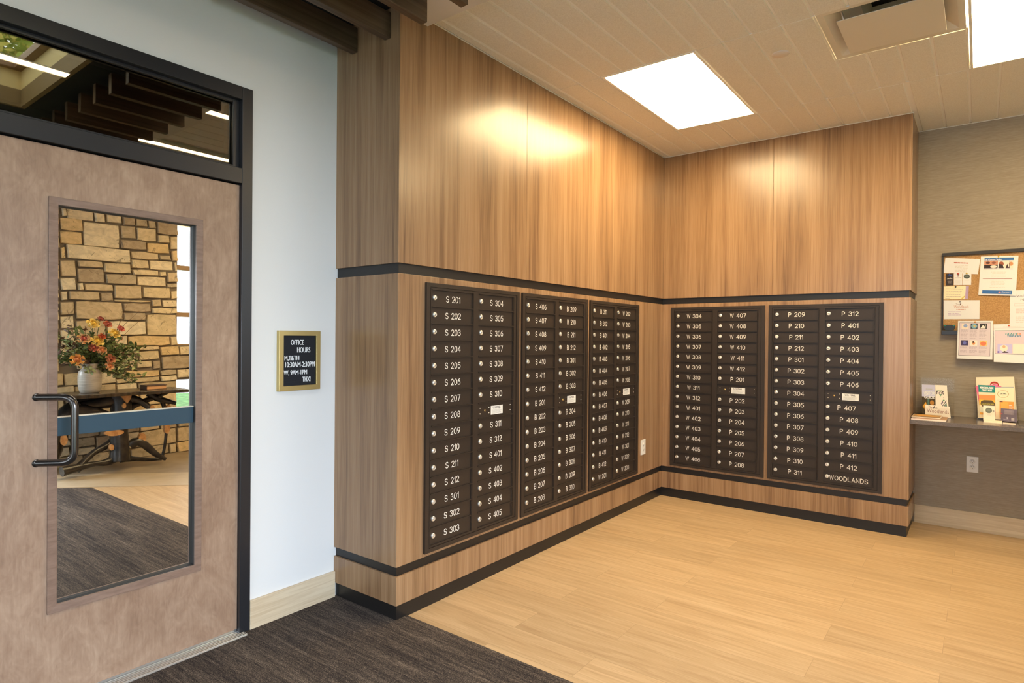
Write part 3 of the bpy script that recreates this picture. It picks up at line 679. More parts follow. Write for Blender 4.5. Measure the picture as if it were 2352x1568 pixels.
# --- outlets
def outlet(loc, rz, label, w_=.073, h_=.118):
    r = tag(empty('wall_outlet', loc, rz), label, 'outlet', 'electrical outlets on the walls')
    MB().box(-w_ / 2, w_ / 2, -.006, 0, -h_ / 2, h_ / 2).build('cover_plate', WHITEPL, r, bevel=.002)
    for z in (.021, -.021):
        s_ = MB().lathe([(0, .0018), (.0155, .0018), (.0168, 0)], (0, -.006, z), 24, 0, M=RX).build('socket', WHITEPL, r)
        MB().box(-.0075, -.0052, -.0084, -.0074, z - .0005, z + .0085).box(.0052, .0075, -.0084, -.0074, z + .0005, z + .0080).box(-.0022, .0022, -.0084, -.0074, z - .0095, z - .0050).build('slots', SLOT, s_)
    MB().lathe([(0, .001), (.003, .0008), (.0032, 0)], (0, -.006, 0), 12, 0, M=RX).build('screw', NICKEL, r)
outlet((0, -.393, .492), math.radians(90), 'narrow looking white outlet beside the mailboxes near the inner corner', .086, .128)
outlet((2.2435, DB, .496), 0, 'beige outlet on the taupe wall under the grey counter')

# --- letter board sign
GOLD = mat('brushed_gold', (.60, .47, .20), .38, .85); FELT = mat('black_felt_board', (.012, .013, .018), .8)
sg = tag(empty('office_hours_sign', (-.4973, -3.4015, 1.288)), 'gold framed black letter board reading OFFICE HOURS on the white wall', 'sign')
MB().loop('x', (-.1195, .1195, -.1515, .1515), (-.0945, .0945, -.1265, .1265), 0, .024).build('frame', GOLD, sg, bevel=.001)
fb = MB().box(0, .011, -.0945, .0945, -.1265, .1265)
for k in range(46):
    z = -.1255 + k * .0055; fb.box(.011, .0135, -.0945, .0945, z, z + .0036)
fb.build('felt_board', FELT, sg)
def sign_text(t, y0, y1, z0, z1, bold=.0007):
    v, f, a = text_mesh(t); m = MB(); vs = [(0, y0 + (y1 - y0) * x, z0 + (z1 - z0) * y) for x, y in v]
    for i_, o_ in enumerate((-bold, 0, bold)): m.add([(.0150 + .00025 * i_, y + o_, z) for _, y, z in vs], f)
    m.build('lettering', cmat((.86, .88, .90)), sg)
def sy(px): return -.0945 + .189 * (px - 362) / 508
def szz(py, x): return .1265 - .253 * (py - 357 + (x - 370) * -.010) / (1170 - 357)
for t, x0, x1, ya, yb in (('OFFICE', 483, 683, 425, 508), ('HOURS', 580, 783, 548, 634), ('M,T&TH', 388, 610, 684, 768), ('10:30AM-2:30PM', 400, 857, 785, 870), ('W, 9AM-1PM', 378, 735, 918, 1004), ('THX!', 663, 790, 1036, 1118)):
    sign_text(t, sy(x0), sy(x1), szz(yb, x0), szz(ya, x0))

# --- counter
o = MB().box(LB + .0005, 4.30, .018, DB - .0005, .818, .848).build('counter', noisy('grey_counter_laminate', (.125, .098, .082), (.165, .132, .112), (1, 1, 1), 120, .22, 3), bevel=.002)
tag(o, 'long grey laminate counter under the notice board', 'counter')
CT = .8482
# --- notice board
nb = tag(empty('notice_board', (2.045, DB, 1.487)), 'dark framed cork notice board crowded with papers', 'notice board')
CORK = noisy('cork', (.40, .21, .075), (.58, .34, .14), (1, 1, 1), 130, .9, 4, .3)
BW = 1.22; BH = .60
MB().loop('y', (0, BW, 0, BH), (.010, BW - .012, .010, BH - .024), -.020, 0).box(0, BW, -.026, 0, BH - .024, BH).build('frame', mat('board_frame', (.020, .015, .013), .5), nb, bevel=.001)
MB().box(.010, BW - .012, -.010, -.0005, .010, BH - .024).build('cork_panel', CORK, nb)
MB().box(.0, BW, -.050, -.0, -.022, .010).build('tray', mat('board_tray', (.016, .016, .018), .35), nb, bevel=.002)
yb_ = DB - .0115
def pinned(name, label, cat, q, y=yb_, curl=0, paper=None, group='papers pinned to the notice board'):
    (a, b, c_, d) = q
    sh = Sheet((a[0], y, a[1]), (b[0], y, b[1]), (c_[0], y, c_[1]), (d[0], y, d[1]), (0, -1, 0), .0006, curl, paper)
    sh._i = (name, label, cat, group); return sh
def done(sh):
    name, label, cat, group = sh._i; o = sh.build(name); return tag(o, label, cat, group)
RED = srgb(190, 70, 60); BLUE = srgb(55, 110, 175); LG = srgb(218, 208, 196)
s = pinned('notice', 'wide white invitation with a red heading, tilted at the top left of the cork board', 'notice', [(2.064, 2.052), (2.276, 2.027), (2.263, 1.916), (2.052, 1.939)], y=yb_ - .002)
s.lines(.27, .27, .73, .36, 1, RED, .7).lines(.30, .45, .70, .95, 6, LG, .35, True); done(s)
s = pinned('business_card', 'dark business card, left of three under the tilted invitation', 'card', [(2.067, 1.930), (2.116, 1.930), (2.116, 1.84), (2.070, 1.841)], paper=cmat(srgb(52, 44, 46)))
s.poly([(.1, .46), (.3, .38), (.45, .42), (.6, .34), (.9, .46)], srgb(200, 195, 190)).rect(.3, .10, .75, .22, srgb(60, 80, 140)).lines(.2, .62, .8, .95, 3, srgb(150, 140, 135), .4, True); done(s)
s = pinned('business_card', 'white business card with a brown bird, middle of three under the invitation', 'card', [(2.1175, 1.931), (2.169, 1.931), (2.170, 1.840), (2.1185, 1.842)])
s.poly([(.45, .3), (.52, .08), (.58, .1), (.53, .32)], srgb(120, 60, 40)).lines(.1, .38, .9, .46, 1, srgb(170, 150, 140), .6).lines(.12, .6, .85, .95, 4, LG, .35, True); done(s)
s = pinned('business_card', 'white business card with a dark grey oval, right of three under the invitation', 'card', [(2.1715, 1.931), (2.224, 1.927), (2.223, 1.838), (2.172, 1.840)])
s.oval(.48, .30, .36, .18, srgb(80, 88, 82)).lines(.25, .24, .72, .36, 1, srgb(170, 175, 165), .6).lines(.2, .58, .8, .68, 2, LG, .3, True); done(s)
s = pinned('handwritten_note', 'yellow handwritten note with a purple right edge on the cork board', 'note', [(2.057, 1.834), (2.21, 1.831), (2.206, 1.732), (2.054, 1.735)], paper=cmat(srgb(250, 236, 196)))
s.rect(.88, 0, 1, 1, srgb(190, 165, 195)); s.lines(.1, .12, .84, .9, 6, srgb(175, 150, 150), .2).lines(.08, .93, .28, .97, 1, srgb(120, 60, 110), .6).poly([(.72, .95), (.86, .72), (.88, .78), (.78, .97)], srgb(225, 200, 90)); done(s)
s = pinned('envelope', 'white envelope with a Woodlands logo below the handwritten note', 'envelope', [(2.056, 1.728), (2.275, 1.722), (2.275, 1.582), (2.058, 1.584)])
s.text('Woodlands', .29, .26, .70, .42, srgb(205, 150, 125)).text('The', .34, .16, .44, .27, srgb(180, 160, 150)).poly([(.44, .26), (.48, .15), (.50, .17), (.47, .27)], srgb(120, 90, 80)).lines(.36, .47, .64, .53, 1, srgb(210, 150, 130), .5).lines(.12, .6, .55, .85, 3, srgb(195, 170, 200), .3); done(s)
s = pinned('flyer', 'white Fall Concert Series flyer with a blue heading and footer', 'flyer', [(2.28, 2.046), (2.495, 2.036), (2.482, 1.747), (2.267, 1.762)], y=yb_ - .003, curl=.006)
s.rect(.10, .04, .88, .11, BLUE).text('Fall Concert Series', .11, .06, .56, .105, (.85, .87, .9), .002)
s.rect(.10, .115, .47, .31, srgb(210, 150, 120)).rect(.10, .22, .47, .31, srgb(45, 32, 36)).oval(.36, .27, .09, .035, srgb(240, 225, 210)).oval(.2, .17, .06, .03, srgb(90, 50, 45)).oval(.36, .17, .06, .03, srgb(150, 90, 70))
s.rect(.485, .115, .88, .31, srgb(245, 228, 208)).oval(.56, .2, .07, .06, srgb(160, 90, 60)).poly([(.49, .31), (.5, .2), (.6, .22), (.64, .31)], srgb(50, 36, 40)).oval(.82, .2, .055, .05, srgb(215, 150, 100)).poly([(.68, .31), (.72, .2), (.78, .31)], srgb(70, 50, 50)).rect(.775, .12, .79, .31, srgb(60, 45, 45))
s.rect(.10, .325, .88, .335, srgb(150, 70, 60)).lines(.3, .40, .72, .55, 4, LG, .25, True).rect(.09, .565, .88, .578, srgb(160, 80, 65)).lines(.28, .61, .72, .83, 6, LG, .25, True)
s.rect(.10, .875, .90, .965, BLUE).lines(.14, .89, .45, .955, 2, (.8, .84, .9), .3, True).text('Concert', .62, .895, .86, .93, (.85, .88, .92)).oval(.57, .92, .035, .022, srgb(220, 150, 150)); done(s)
s = pinned('flyer', 'white flyer headed Volunteers Needed at the right edge of the photo', 'flyer', [(2.450, 1.787), (2.665, 1.787), (2.666, 1.505), (2.450, 1.505)])
s.text('Volunteers', .16, .115, .80, .175, srgb(150, 138, 134)).text('Needed', .28, .215, .68, .27, srgb(150, 138, 134)).box(.12, .34, .88, .40, srgb(225, 185, 175), .005).lines(.16, .48, .86, .62, 3, srgb(225, 185, 175), .25).lines(.16, .68, .84, .95, 6, LG, .25); done(s)
s = pinned('calendar_sheet', 'white sheet with six small pictures hanging below the cork board', 'sheet', [(2.148, 1.569), (2.355, 1.567), (2.353, 1.283), (2.142, 1.287)], y=DB - .0525, curl=.012)
s.rect(.05, .05, .93, .91, srgb(222, 208, 212)).box(.045, .045, .935, .915, srgb(80, 66, 72), .008)
pics = [(.11, .07, srgb(240, 225, 205)), (.37, .07, srgb(60, 70, 90)), (.63, .07, srgb(50, 50, 55)), (.11, .51, srgb(70, 60, 100)), (.37, .51, srgb(245, 235, 220)), (.64, .51, srgb(250, 205, 130))]
for (u, v, c_) in pics: s.rect(u, v, u + .20, v + .14, c_)
s.oval(.22, .13, .06, .045, srgb(150, 170, 210)).oval(.47, .14, .085, .062, srgb(130, 175, 190)).oval(.47, .14, .04, .03, srgb(210, 190, 110)).poly([(.64, .20), (.72, .11), (.76, .15), (.80, .09), (.79, .2)], srgb(235, 228, 215)).oval(.21, .58, .05, .045, srgb(110, 115, 190)).oval(.47, .59, .045, .04, srgb(225, 150, 90)).oval(.46, .555, .03, .03, srgb(90, 60, 50)).oval(.74, .59, .085, .055, srgb(235, 130, 90))
for u in (.09, .35, .62): s.lines(u, .235, u + .23, .47, 12, srgb(190, 172, 180), .55); s.lines(u, .675, u + .23, .88, 11, srgb(190, 172, 180), .55)
done(s)
s = pinned('flyer', 'white flyer with a blue and orange logo hanging lowest at the right', 'flyer', [(2.357, 1.541), (2.575, 1.545), (2.578, 1.262), (2.361, 1.268)], y=DB - .054, curl=.014)
s.lines(.25, .06, .85, .10, 2, srgb(235, 215, 205), .3).rect(.0, .10, .9, .105, srgb(200, 190, 185)).rect(.04, .17, .96, .78, srgb(226, 208, 214)).box(.035, .165, .965, .785, srgb(80, 66, 72), .008)
s.text('GLACIER', .31, .235, .715, .285, srgb(70, 160, 155), .004).rect(.60, .235, .715, .285, srgb(226, 208, 214)).text('ER', .615, .235, .715, .285, srgb(240, 150, 90), .004).text('SYMPHONY', .36, .29, .715, .34, srgb(60, 140, 175), .003).lines(.3, .40, .7, .44, 1, srgb(200, 180, 185), .4).rect(.10, .52, .48, .76, srgb(205, 195, 235)).oval(.27, .63, .10, .09, srgb(250, 235, 215)).poly([(.22, .75), (.28, .70), (.40, .75)], srgb(60, 35, 35)).rect(.10, .71, .15, .76, srgb(130, 110, 200)).oval(.27, .59, .04, .04, srgb(225, 180, 140)).rect(.50, .51, .93, .76, srgb(248, 234, 216)).lines(.53, .54, .90, .74, 8, srgb(215, 200, 195), .4); done(s)
def pin(x, z, y, c_, label):
    r = MB().lathe([(0, .012), (.0042, .0115), (.0046, .010), (.0028, .008), (.0028, .004), (.0052, .003), (.0055, .0015), (.0012, .001), (.0009, -.002)], (0, 0, 0), 14, 0, M=RX).build('push_pin', cmat(c_, .35), loc=(x, y, z)); tag(r, label, 'push pin', 'push pins on the notice board')
YL = srgb(240, 200, 60)
for a in ((2.382, 2.037, yb_ - .004, YL, 'yellow push pin at the top of the concert flyer'), (2.196, 1.926, yb_ - .0015, YL, 'yellow push pin over the card with the grey oval'),
          (2.143, 1.926, yb_ - .0015, srgb(200, 70, 50), 'red push pin over the middle business card'), (2.088, 1.925, yb_ - .0015, srgb(60, 90, 150), 'blue push pin over the dark business card'),
          (2.129, 1.828, yb_ - .0015, srgb(60, 55, 55), 'dark push pin at the top of the handwritten note'), (2.250, 1.559, DB - .0535, srgb(235, 160, 60), 'orange yellow push pin above the six picture sheet'),
          (2.444, 1.532, DB - .055, srgb(235, 100, 50), 'orange red push pin on the flyer with the colourful logo'), (2.158, 1.716, yb_ - .0015, srgb(190, 185, 180), 'clear grey push pin at the top of the Woodlands envelope')): pin(*a)
er = tag(empty('board_eraser', (2.094, DB - .032, 1.4975)), 'black eraser with green tips on the board tray', 'eraser')
e_ = MB(); pts = [(-.024, 0), (.024, 0), (.034, .016), (.036, .042), (-.036, .042), (-.034, .016)]; n = 6
e_.add([(x, -.015, z) for x, z in pts] + [(x, .015, z) for x, z in pts], [tuple(range(6))[::-1][::-1], tuple(range(6, 12))[::-1]] + [(k, k + 6, (k + 1) % 6 + 6, (k + 1) % 6) for k in range(6)])
e_.build('body', mat('black_rubber', (.010, .013, .014), .4), er, bevel=.002)
for x in (-.028, .028): MB().box(x - .005, x + .005, -.0165, -.012, .033, .041).build('green_tip', cmat(srgb(40, 150, 110)), er, bevel=.001)

# --- acrylic holders, brochures, magazines on the counter
def holder(x0, x1, ytop, label):
    r = tag(empty('brochure_holder', ((x0 + x1) / 2, .40, CT)), label, 'brochure holder', 'clear acrylic brochure holders'); h = (x1 - x0) / 2; t = .0025
    MB().box(-h, h, -.115, .095, 0, t).build('base', ACRYL, r)
    bk = MB(); bk.add([(-h, .03, 0), (h, .03, 0), (h, .03 + t, 0), (-h, .03 + t, 0), (-h, .092, ytop), (h, .092, ytop), (h, .092 + t, ytop), (-h, .092 + t, ytop)], [(0, 3, 2, 1), (4, 5, 6, 7), (0, 1, 5, 4), (1, 2, 6, 5), (2, 3, 7, 6), (3, 0, 4, 7)]); bk.build('back', ACRYL, r, bevel=.001)
    for sx in (-h, h - t):
        sd = MB(); sd.add([(sx, -.09, t), (sx, .03, t), (sx, .055, .15), (sx, -.055, .11), (sx + t, -.09, t), (sx + t, .03, t), (sx + t, .055, .15), (sx + t, -.055, .11)], [(0, 1, 2, 3), (7, 6, 5, 4), (0, 4, 5, 1), (1, 5, 6, 2), (2, 6, 7, 3), (3, 7, 4, 0)]); sd.build('side', ACRYL, r)
    MB().box(-h, h, -.093, -.090, t, .07).build('front_lip', ACRYL, r)
holder(1.899, 2.130, .285, 'clear acrylic holder at the left end of the counter')
holder(2.262, 2.500, .30, 'clear acrylic holder beneath the hanging flyers')
def leaning(name, label, cat, q, y0, y1, paper=None, th=.0015, group='leaflets in the acrylic holders', z0=None):
    """q corners tl,tr,br,bl in x,z ; y0 at bottom, y1 at top"""
    zb_ = min(q[2][1], q[3][1]); zt_ = max(q[0][1], q[1][1]); Y = lambda z: y0 + (y1 - y0) * (z - zb_) / (zt_ - zb_)
    P = [(x, Y(z), z) for x, z in q]; n = (Vector(P[3]) - Vector(P[0])).cross(Vector(P[1]) - Vector(P[0])); n = n if n.y < 0 else -n
    sh = Sheet(*P, n, th, 0, paper); sh._i = (name, label, cat, group); return sh
# left holder
s = leaning('brochure', 'visitor guide brochure with autumn photo in the left acrylic holder', 'brochure', [(1.928, 1.083), (2.012, 1.083), (2.020, .868), (1.936, .868)], .352, .425, cmat(srgb(205, 205, 230)))
s.rect(0, .42, 1, 1, srgb(70, 55, 28)).poly([(.05, .75), (.3, .6), (.45, .9), (.3, .95)], srgb(225, 165, 50)).oval(.75, .62, .15, .08, srgb(190, 130, 50)).rect(.42, .5, .55, 1, srgb(80, 120, 110)).text('VISITOR', .14, .24, .96, .36, (.86, .86, .84), .01).text('GUIDE', .17, .385, .96, .48, (.86, .86, .84), .01).lines(.3, .14, .9, .2, 1, srgb(190, 190, 190), .5); done(s)
s = leaning('brochure', 'white waste not leaflet with green symbols in the left acrylic holder', 'brochure', [(2.013, 1.084), (2.085, 1.084), (2.104, .862), (2.023, .862)], .345, .418, cmat(srgb(250, 240, 222)))
s.text('waste', .10, .165, .55, .21, srgb(120, 160, 110)).text('n', .08, .215, .24, .31, srgb(60, 30, 40), .012).oring(.42, .27, .13, .05, srgb(95, 75, 85), .7).poly([(.30, .31), (.54, .31), (.42, .38)], srgb(110, 165, 120)).text('t', .58, .185, .70, .31, srgb(60, 30, 40), .012)
s.poly([(.36, .78), (.42, .78), (.88, .52), (.86, .49)], srgb(60, 60, 75)).poly([(.46, .78), (.86, .56), (.92, .80), (.74, .73), (.6, .78)], srgb(120, 140, 128)).poly([(.42, .62), (.55, .5), (.62, .56), (.48, .66)], srgb(130, 110, 130)).oval(.66, .5, .08, .02, srgb(100, 160, 110)).oval(.66, .42, .03, .012, srgb(190, 160, 140)).poly([(.62, .8), (.68, .74), (.74, .8)], srgb(190, 110, 90)).oval(.38, .70, .035, .012, srgb(190, 160, 140)); done(s)
s = leaning('brochure', 'white The Woodlands folder in front of the left acrylic holder', 'brochure', [(1.955, .936), (2.105, .930), (2.114, .850), (1.957, .850)], .325, .352, cmat(srgb(250, 238, 220)), group='leaflets in the acrylic holders')
s.text('Woodlands', .07, .34, .94, .66, srgb(165, 110, 95)).text('The', .13, .08, .29, .30, srgb(150, 110, 100)).poly([(.31, .3), (.37, .05), (.40, .1), (.36, .3)], srgb(60, 50, 55)).text('at', .42, .14, .50, .30, srgb(150, 130, 110)); done(s)
# right holder
s = leaning('brochure', 'large cream card with a red eye emblem at the back of the right holder', 'brochure', [(2.258, 1.152), (2.476, 1.165), (2.497, .860), (2.274, .860)], .37, .44, CREAM)
s.oval(.48, .185, .115, .075, srgb(175, 50, 35), 32).oval(.48, .185, .085, .030, srgb(250, 225, 190)).oval(.48, .185, .04, .02, srgb(200, 60, 40)).oval(.60, .235, .06, .022, srgb(232, 100, 150)); done(s)
s = leaning('brochure', 'pink sheet poking out left of the craft beer leaflet', 'brochure', [(2.256, 1.087), (2.385, 1.108), (2.380, .880), (2.300, .862)], .360, .425, cmat(srgb(240, 120, 165))); done(s)
s = leaning('brochure', 'teal topped Montana craft beer leaflet in the right holder', 'brochure', [(2.273, 1.098), (2.369, 1.098), (2.372, .866), (2.285, .864)], .350, .412, cmat(srgb(245, 225, 190)))
s.rect(0, 0, 1, .22, srgb(20, 140, 135)).text('MONTANA-MADE', .09, .05, .91, .115, (.87, .85, .82), .01).text('CRAFT BEER', .2, .125, .82, .19, (.87, .85, .82), .01).rect(0, .30, 1, .45, srgb(232, 150, 85)).rect(0, .45, 1, .62, srgb(240, 190, 70)).poly([(.12, .5), (.3, .46), (.8, .46), (.98, .54), (.98, .66), (.2, .66), (.08, .58)], srgb(88, 72, 48)).text('GUIDE TO EAT & DRINK', .14, .555, .93, .60, srgb(225, 210, 90)).rect(.05, .66, .98, .84, srgb(215, 215, 195)).rect(.0, .84, 1, .90, srgb(235, 165, 60)); done(s)
s = leaning('brochure', 'cream leaflet with an oval mountain emblem in the right holder', 'brochure', [(2.370, 1.088), (2.474, 1.094), (2.482, .864), (2.374, .862)], .340, .405, cmat(srgb(250, 232, 200)))
s.rect(0, 0, 1, .02, srgb(160, 170, 180)).oring(.42, .22, .31, .115, srgb(195, 165, 115), .9).poly([(.25, .23), (.34, .20), (.40, .22), (.48, .19), (.62, .23), (.44, .225)], srgb(110, 120, 100)).rect(.38, .255, .45, .262, srgb(170, 150, 110)).lines(.08, .40, .66, .44, 1, srgb(230, 205, 175), .3); done(s)
s = leaning('brochure', 'small orange leaflet in front of the cream oval leaflet', 'brochure', [(2.395, .992), (2.474, .992), (2.476, .875), (2.397, .875)], .322, .350, cmat(srgb(238, 160, 75)), group='leaflets in the acrylic holders')
s.rect(.1, .05, .62, .55, srgb(245, 178, 85)).rect(0, 0, .22, .06, srgb(110, 60, 50)).text('Hours', .66, .2, .98, .3, (.85, .8, .72)).text('open', .66, .36, .98, .46, (.85, .8, .72)) if False else s.rect(.1, .05, .62, .55, srgb(245, 178, 85)).rect(0, 0, .22, .06, srgb(110, 60, 50)).lines(.66, .2, .96, .55, 4, (.85, .8, .72), .5)
s.poly([(.1, .6), (.25, .45), (.4, .5), (.6, .6)], (.85, .82, .75)); done(s)
s = leaning('brochure', 'slate purple leaflet lowest at the right of the right holder', 'brochure', [(2.402, .944), (2.492, .941), (2.492, .852), (2.402, .856)], .302, .320, cmat(srgb(112, 100, 116)), group='leaflets in the acrylic holders')
s.rect(.2, .1, .78, .45, srgb(140, 128, 138)).lines(.22, .12, .76, .45, 6, srgb(165, 152, 158), .4, True).oval(.06, .42, .05, .05, srgb(190, 80, 110)).oval(.40, .72, .06, .07, srgb(205, 195, 205)).lines(.16, .82, .55, .92, 2, srgb(180, 170, 185), .5).rect(.64, .68, .82, .90, srgb(190, 180, 180)); done(s)
s = leaning('card_stack', 'small white card with a grey oval leaning before the craft beer leaflet', 'card', [(2.303, .957), (2.371, .957), (2.372, .852), (2.304, .852)], .300, .325, cmat(srgb(250, 235, 215)), th=.010, group='leaflets in the acrylic holders')
s.oval(.46, .32, .28, .18, srgb(115, 120, 108)).lines(.28, .26, .64, .38, 3, srgb(150, 155, 140), .4, True).oval(.88, .35, .03, .08, srgb(110, 100, 90)).lines(.3, .6, .7, .7, 1, LG, .4, True); done(s)
def flat(name, label, cat, x0, x1, y0, y1, z, th, c_, rot, group, extra=None):
    cx, cy_ = (x0 + x1) / 2, (y0 + y1) / 2; R = Matrix.Rotation(math.radians(rot), 3, 'Z')
    P = [Vector((cx, cy_, z + th)) + R @ Vector((a, b, 0)) for a, b in ((x0 - cx, y1 - cy_), (x1 - cx, y1 - cy_), (x1 - cx, y0 - cy_), (x0 - cx, y0 - cy_))]
    s = Sheet(*P, (0, 0, 1), th, 0, cmat(c_)); 
    if extra: extra(s)
    return tag(s.build(name), label, cat, group)
flat('magazine', 'white magazine at the bottom of the pile by the wood panel', 'magazine', 1.888, 2.096, .045, .25, CT, .007, srgb(245, 228, 220), 0, 'magazines on the counter', lambda s: s.rect(.05, .5, .6, .95, srgb(230, 190, 180)))
flat('magazine', 'brown covered magazine in the middle of the pile on the counter', 'magazine', 1.900, 2.099, .075, .27, CT + .0078, .004, srgb(165, 130, 100), 0, 'magazines on the counter')
flat('magazine', 'golden autumn cover magazine on top of the pile', 'magazine', 1.890, 2.063, .085, .29, CT + .0126, .006, srgb(235, 222, 205), -1.0, 'magazines on the counter', lambda s: s.rect(.02, .02, .98, .98, srgb(190, 150, 95)).poly([(.1, .3), (.5, .1), (.9, .4), (.7, .7), (.2, .6)], srgb(225, 165, 70)).rect(.3, .7, .97, .96, srgb(150, 115, 85)))
def slips(s): s.lines(.05, .2, .9, .8, 3, srgb(235, 205, 190), .3)
for k in range(3): flat('card', 'cream card in the low stack before the right holder, %s' % ['lowest', 'middle', 'topmost'][k], 'card', 2.305 + .002 * k, 2.408, .190 + .006 * k, .275, CT + .0042 * k, .0038, srgb(250, 236, 214), .5 * k, 'loose cards on the counter')
flat('card', 'small white card lying alone before the purple leaflet', 'card', 2.412, 2.480, .175, .245, CT, .004, srgb(250, 232, 220), -2, 'loose cards on the counter', slips)
ph = tag(empty('acrylic_frame', (2.56, .15, CT)), 'clear acrylic card stand at the right edge of the counter', 'stand')
MB().ring('y', (-.065, .065, 0, .10), (-.058, .058, .008, .092), -.004, .004).build('rim', ACRYL, ph); MB().box(-.058, .058, -.001, .001, .008, .092).build('panel', ACRYL, ph)
MB().box(-.065, .065, -.03, .03, 0, .0025).build('foot', ACRYL, ph)

# --- log console table before the stone wall
TX = 3.83
def TY(px):  # height bands measured on the table plane
    return px
BURL = noisy('dark_burl_wood', (.012, .011, .012), (.045, .036, .030), (1, 1, 1), 14, .32, 5, .6)
CUT = noisy('pale_cut_wood', (.42, .19, .065), (.62, .34, .14), (1, 1, 1), 25, .5, 4)
lt = tag(empty('log_table', (TX, -2.7, 0)), 'dark burl log console table in front of the stone wall', 'table')
def lp(px, py, dx=0):   # table local coordinates from a position across / up the table front
    w_ = 6.01 + (px - 130) * .00322; y = -3.165 + (px - 130) * .00408; z = 1.409 - (py - 773) * w_ / 1410
    return (dx, y + 2.7, max(z, .03))
def qp(cx, cy_, dx=0): return lp(60 + cx / 4.126, 820 + cy_ / 4.126, dx)
tp = MB(); edge = []
n = 26
for k in range(n + 1):
    y = -.95 + 1.62 * k / n; edge.append((y, -.25 + .03 * math.sin(y * 7) + random.uniform(-.012, .012), .22 + .03 * math.sin(y * 5 + 1)))
vs = []
for y, a, b in edge: vs += [(a, y, .790), (b, y, .790), (b, y, .826), (a, y, .826)]
fs = []
for k in range(n):
    a = 4 * k; b = a + 4
    fs += [(a, a + 1, b + 1, b), (a + 1, a + 2, b + 2, b + 1), (a + 2, a + 3, b + 3, b + 2), (a + 3, a, b, b + 3)]
fs += [(0, 3, 2, 1), (4 * n, 4 * n + 1, 4 * n + 2, 4 * n + 3)]
tp.add(vs, fs).build('table_top', noisy('dark_slab', (.03, .022, .016), (.07, .05, .035), (1, 9, 1), 4, .25, 5), lt, bevel=.006)
def limb(name, pts, rad, dx=(0, 0), mat_=BURL, wob=.06):
    P = [Vector(qp(a, b, dx[0] + (dx[1] - dx[0]) * i / (len(pts) - 1))) for i, (a, b) in enumerate(pts)]
    # smooth the path
    Q = [P[0]]; R = [rad[0]]
    for i in range(len(P) - 1):
        for t in (.33, .66, 1): Q.append(P[i].lerp(P[i + 1], t)); R.append(rad[i] + (rad[i + 1] - rad[i]) * t)
    for _ in range(2): Q = [Q[0]] + [(Q[i - 1] + Q[i] * 2 + Q[i + 1]) / 4 for i in range(1, len(Q) - 1)] + [Q[-1]]
    return MB().tube(Q, R, 12, wob=wob).build(name, mat_, lt)
limb('trunk', [(830, 990), (835, 870), (825, 720), (850, 560), (860, 420), (855, 345)], [.095, .092, .088, .092, .105, .12], (-.05, 0))
limb('branch', [(900, 540), (960, 480), (1060, 440), (1200, 385), (1400, 312)], [.05, .035, .03, .028, .024])
limb('branch', [(930, 400), (1000, 410), (1080, 470), (1125, 500)], [.045, .035, .032, .026], (-.05, -.12))
limb('branch', [(1130, 350), (1200, 400), (1290, 420), (1385, 440)], [.04, .035, .028, .02], (0, -.08))
limb('leg', [(1220, 370), (1280, 460), (1310, 620), (1312, 740), (1292, 900), (1270, 968)], [.03, .022, .02, .016, .015, .02], (-.04, 0))
limb('root', [(930, 850), (1000, 790), (1090, 850), (1170, 925), (1270, 965)], [.05, .045, .04, .03, .02], (-.04, -.1))
limb('root', [(860, 975), (1000, 975), (1140, 982), (1270, 975)], [.04, .025, .02, .016])
limb('root', [(800, 800), (700, 860), (600, 900), (510, 975), (420, 1070)], [.045, .035, .03, .03, .04], (0, -.12))
limb('root', [(800, 960), (700, 1010), (600, 1010), (460, 1040), (290, 1085)], [.05, .035, .025, .035, .05], (-.04, -.14))
limb('trunk', [(200, 1010), (250, 880), (280, 720), (330, 600), (400, 520), (480, 470)], [.10, .09, .07, .08, .08, .06])
limb('branch', [(350, 580), (480, 500), (620, 460), (760, 430), (820, 410)], [.06, .06, .055, .06, .06])
limb('branch', [(420, 500), (560, 520), (680, 560), (780, 600)], [.05, .06, .055, .05], (-.03, -.03))
limb('branch', [(420, 440), (600, 425), (820, 400)], [.05, .05, .06], (.08, .05))
def cut(cx, cy_, ry, rz, dx=-.115, tilt=0, pts=None):
    m = MB(); c0 = qp(cx, cy_, dx); n = 18; V = []
    if pts: V = [qp(a, b, dx) for a, b in pts]
    else: V = [(c0[0], c0[1] + ry * math.cos(2 * math.pi * k / n) * random.uniform(.92, 1.05), c0[2] + rz * math.sin(2 * math.pi * k / n)) for k in range(n)]
    n = len(V); m.add(V + [(x + .05, y, z) for x, y, z in V], [tuple(range(n))[::-1]] + [(k, (k + 1) % n, n + (k + 1) % n, n + k) for k in range(n)])
    o = m.build('cut_end', CUT, lt); o['label'] = 'pale orange sawn end'
cut(0, 0, 0, 0, -.13, pts=[(800, 335), (920, 335), (905, 400), (870, 445), (840, 410), (810, 370)])
cut(322, 795, .03, .05, -.10); cut(760, 722, .085, .03, -.12); cut(740, 860, .022, .03, -.10); cut(1038, 770, .038, .05, -.09); cut(1110, 482, .022, .028, -.15); cut(842, 465, .018, .028, -.135)
cut(1300, 480, .025, .02, -.10); cut(1390, 318, .03, .018, -.06); cut(1310, 680, .028, .06, -.045); cut(1150, 340, .04, .012, -.20)
# book on the table
bk = tag(empty('book', (3.83, -2.28, .826)), 'closed book with tan page edges on the log table', 'book')
MB().box(-.08, .08, -.105, .105, .0, .004).box(-.08, .08, -.105, .105, .040, .046).box(-.08, .08, -.105, -.099, .0, .046).build('cover', cmat(srgb(70, 48, 38)), bk, bevel=.001)
MB().box(-.074, .074, -.098, .098, .0045, .0395).build('pages', cmat(srgb(225, 170, 120)), bk)
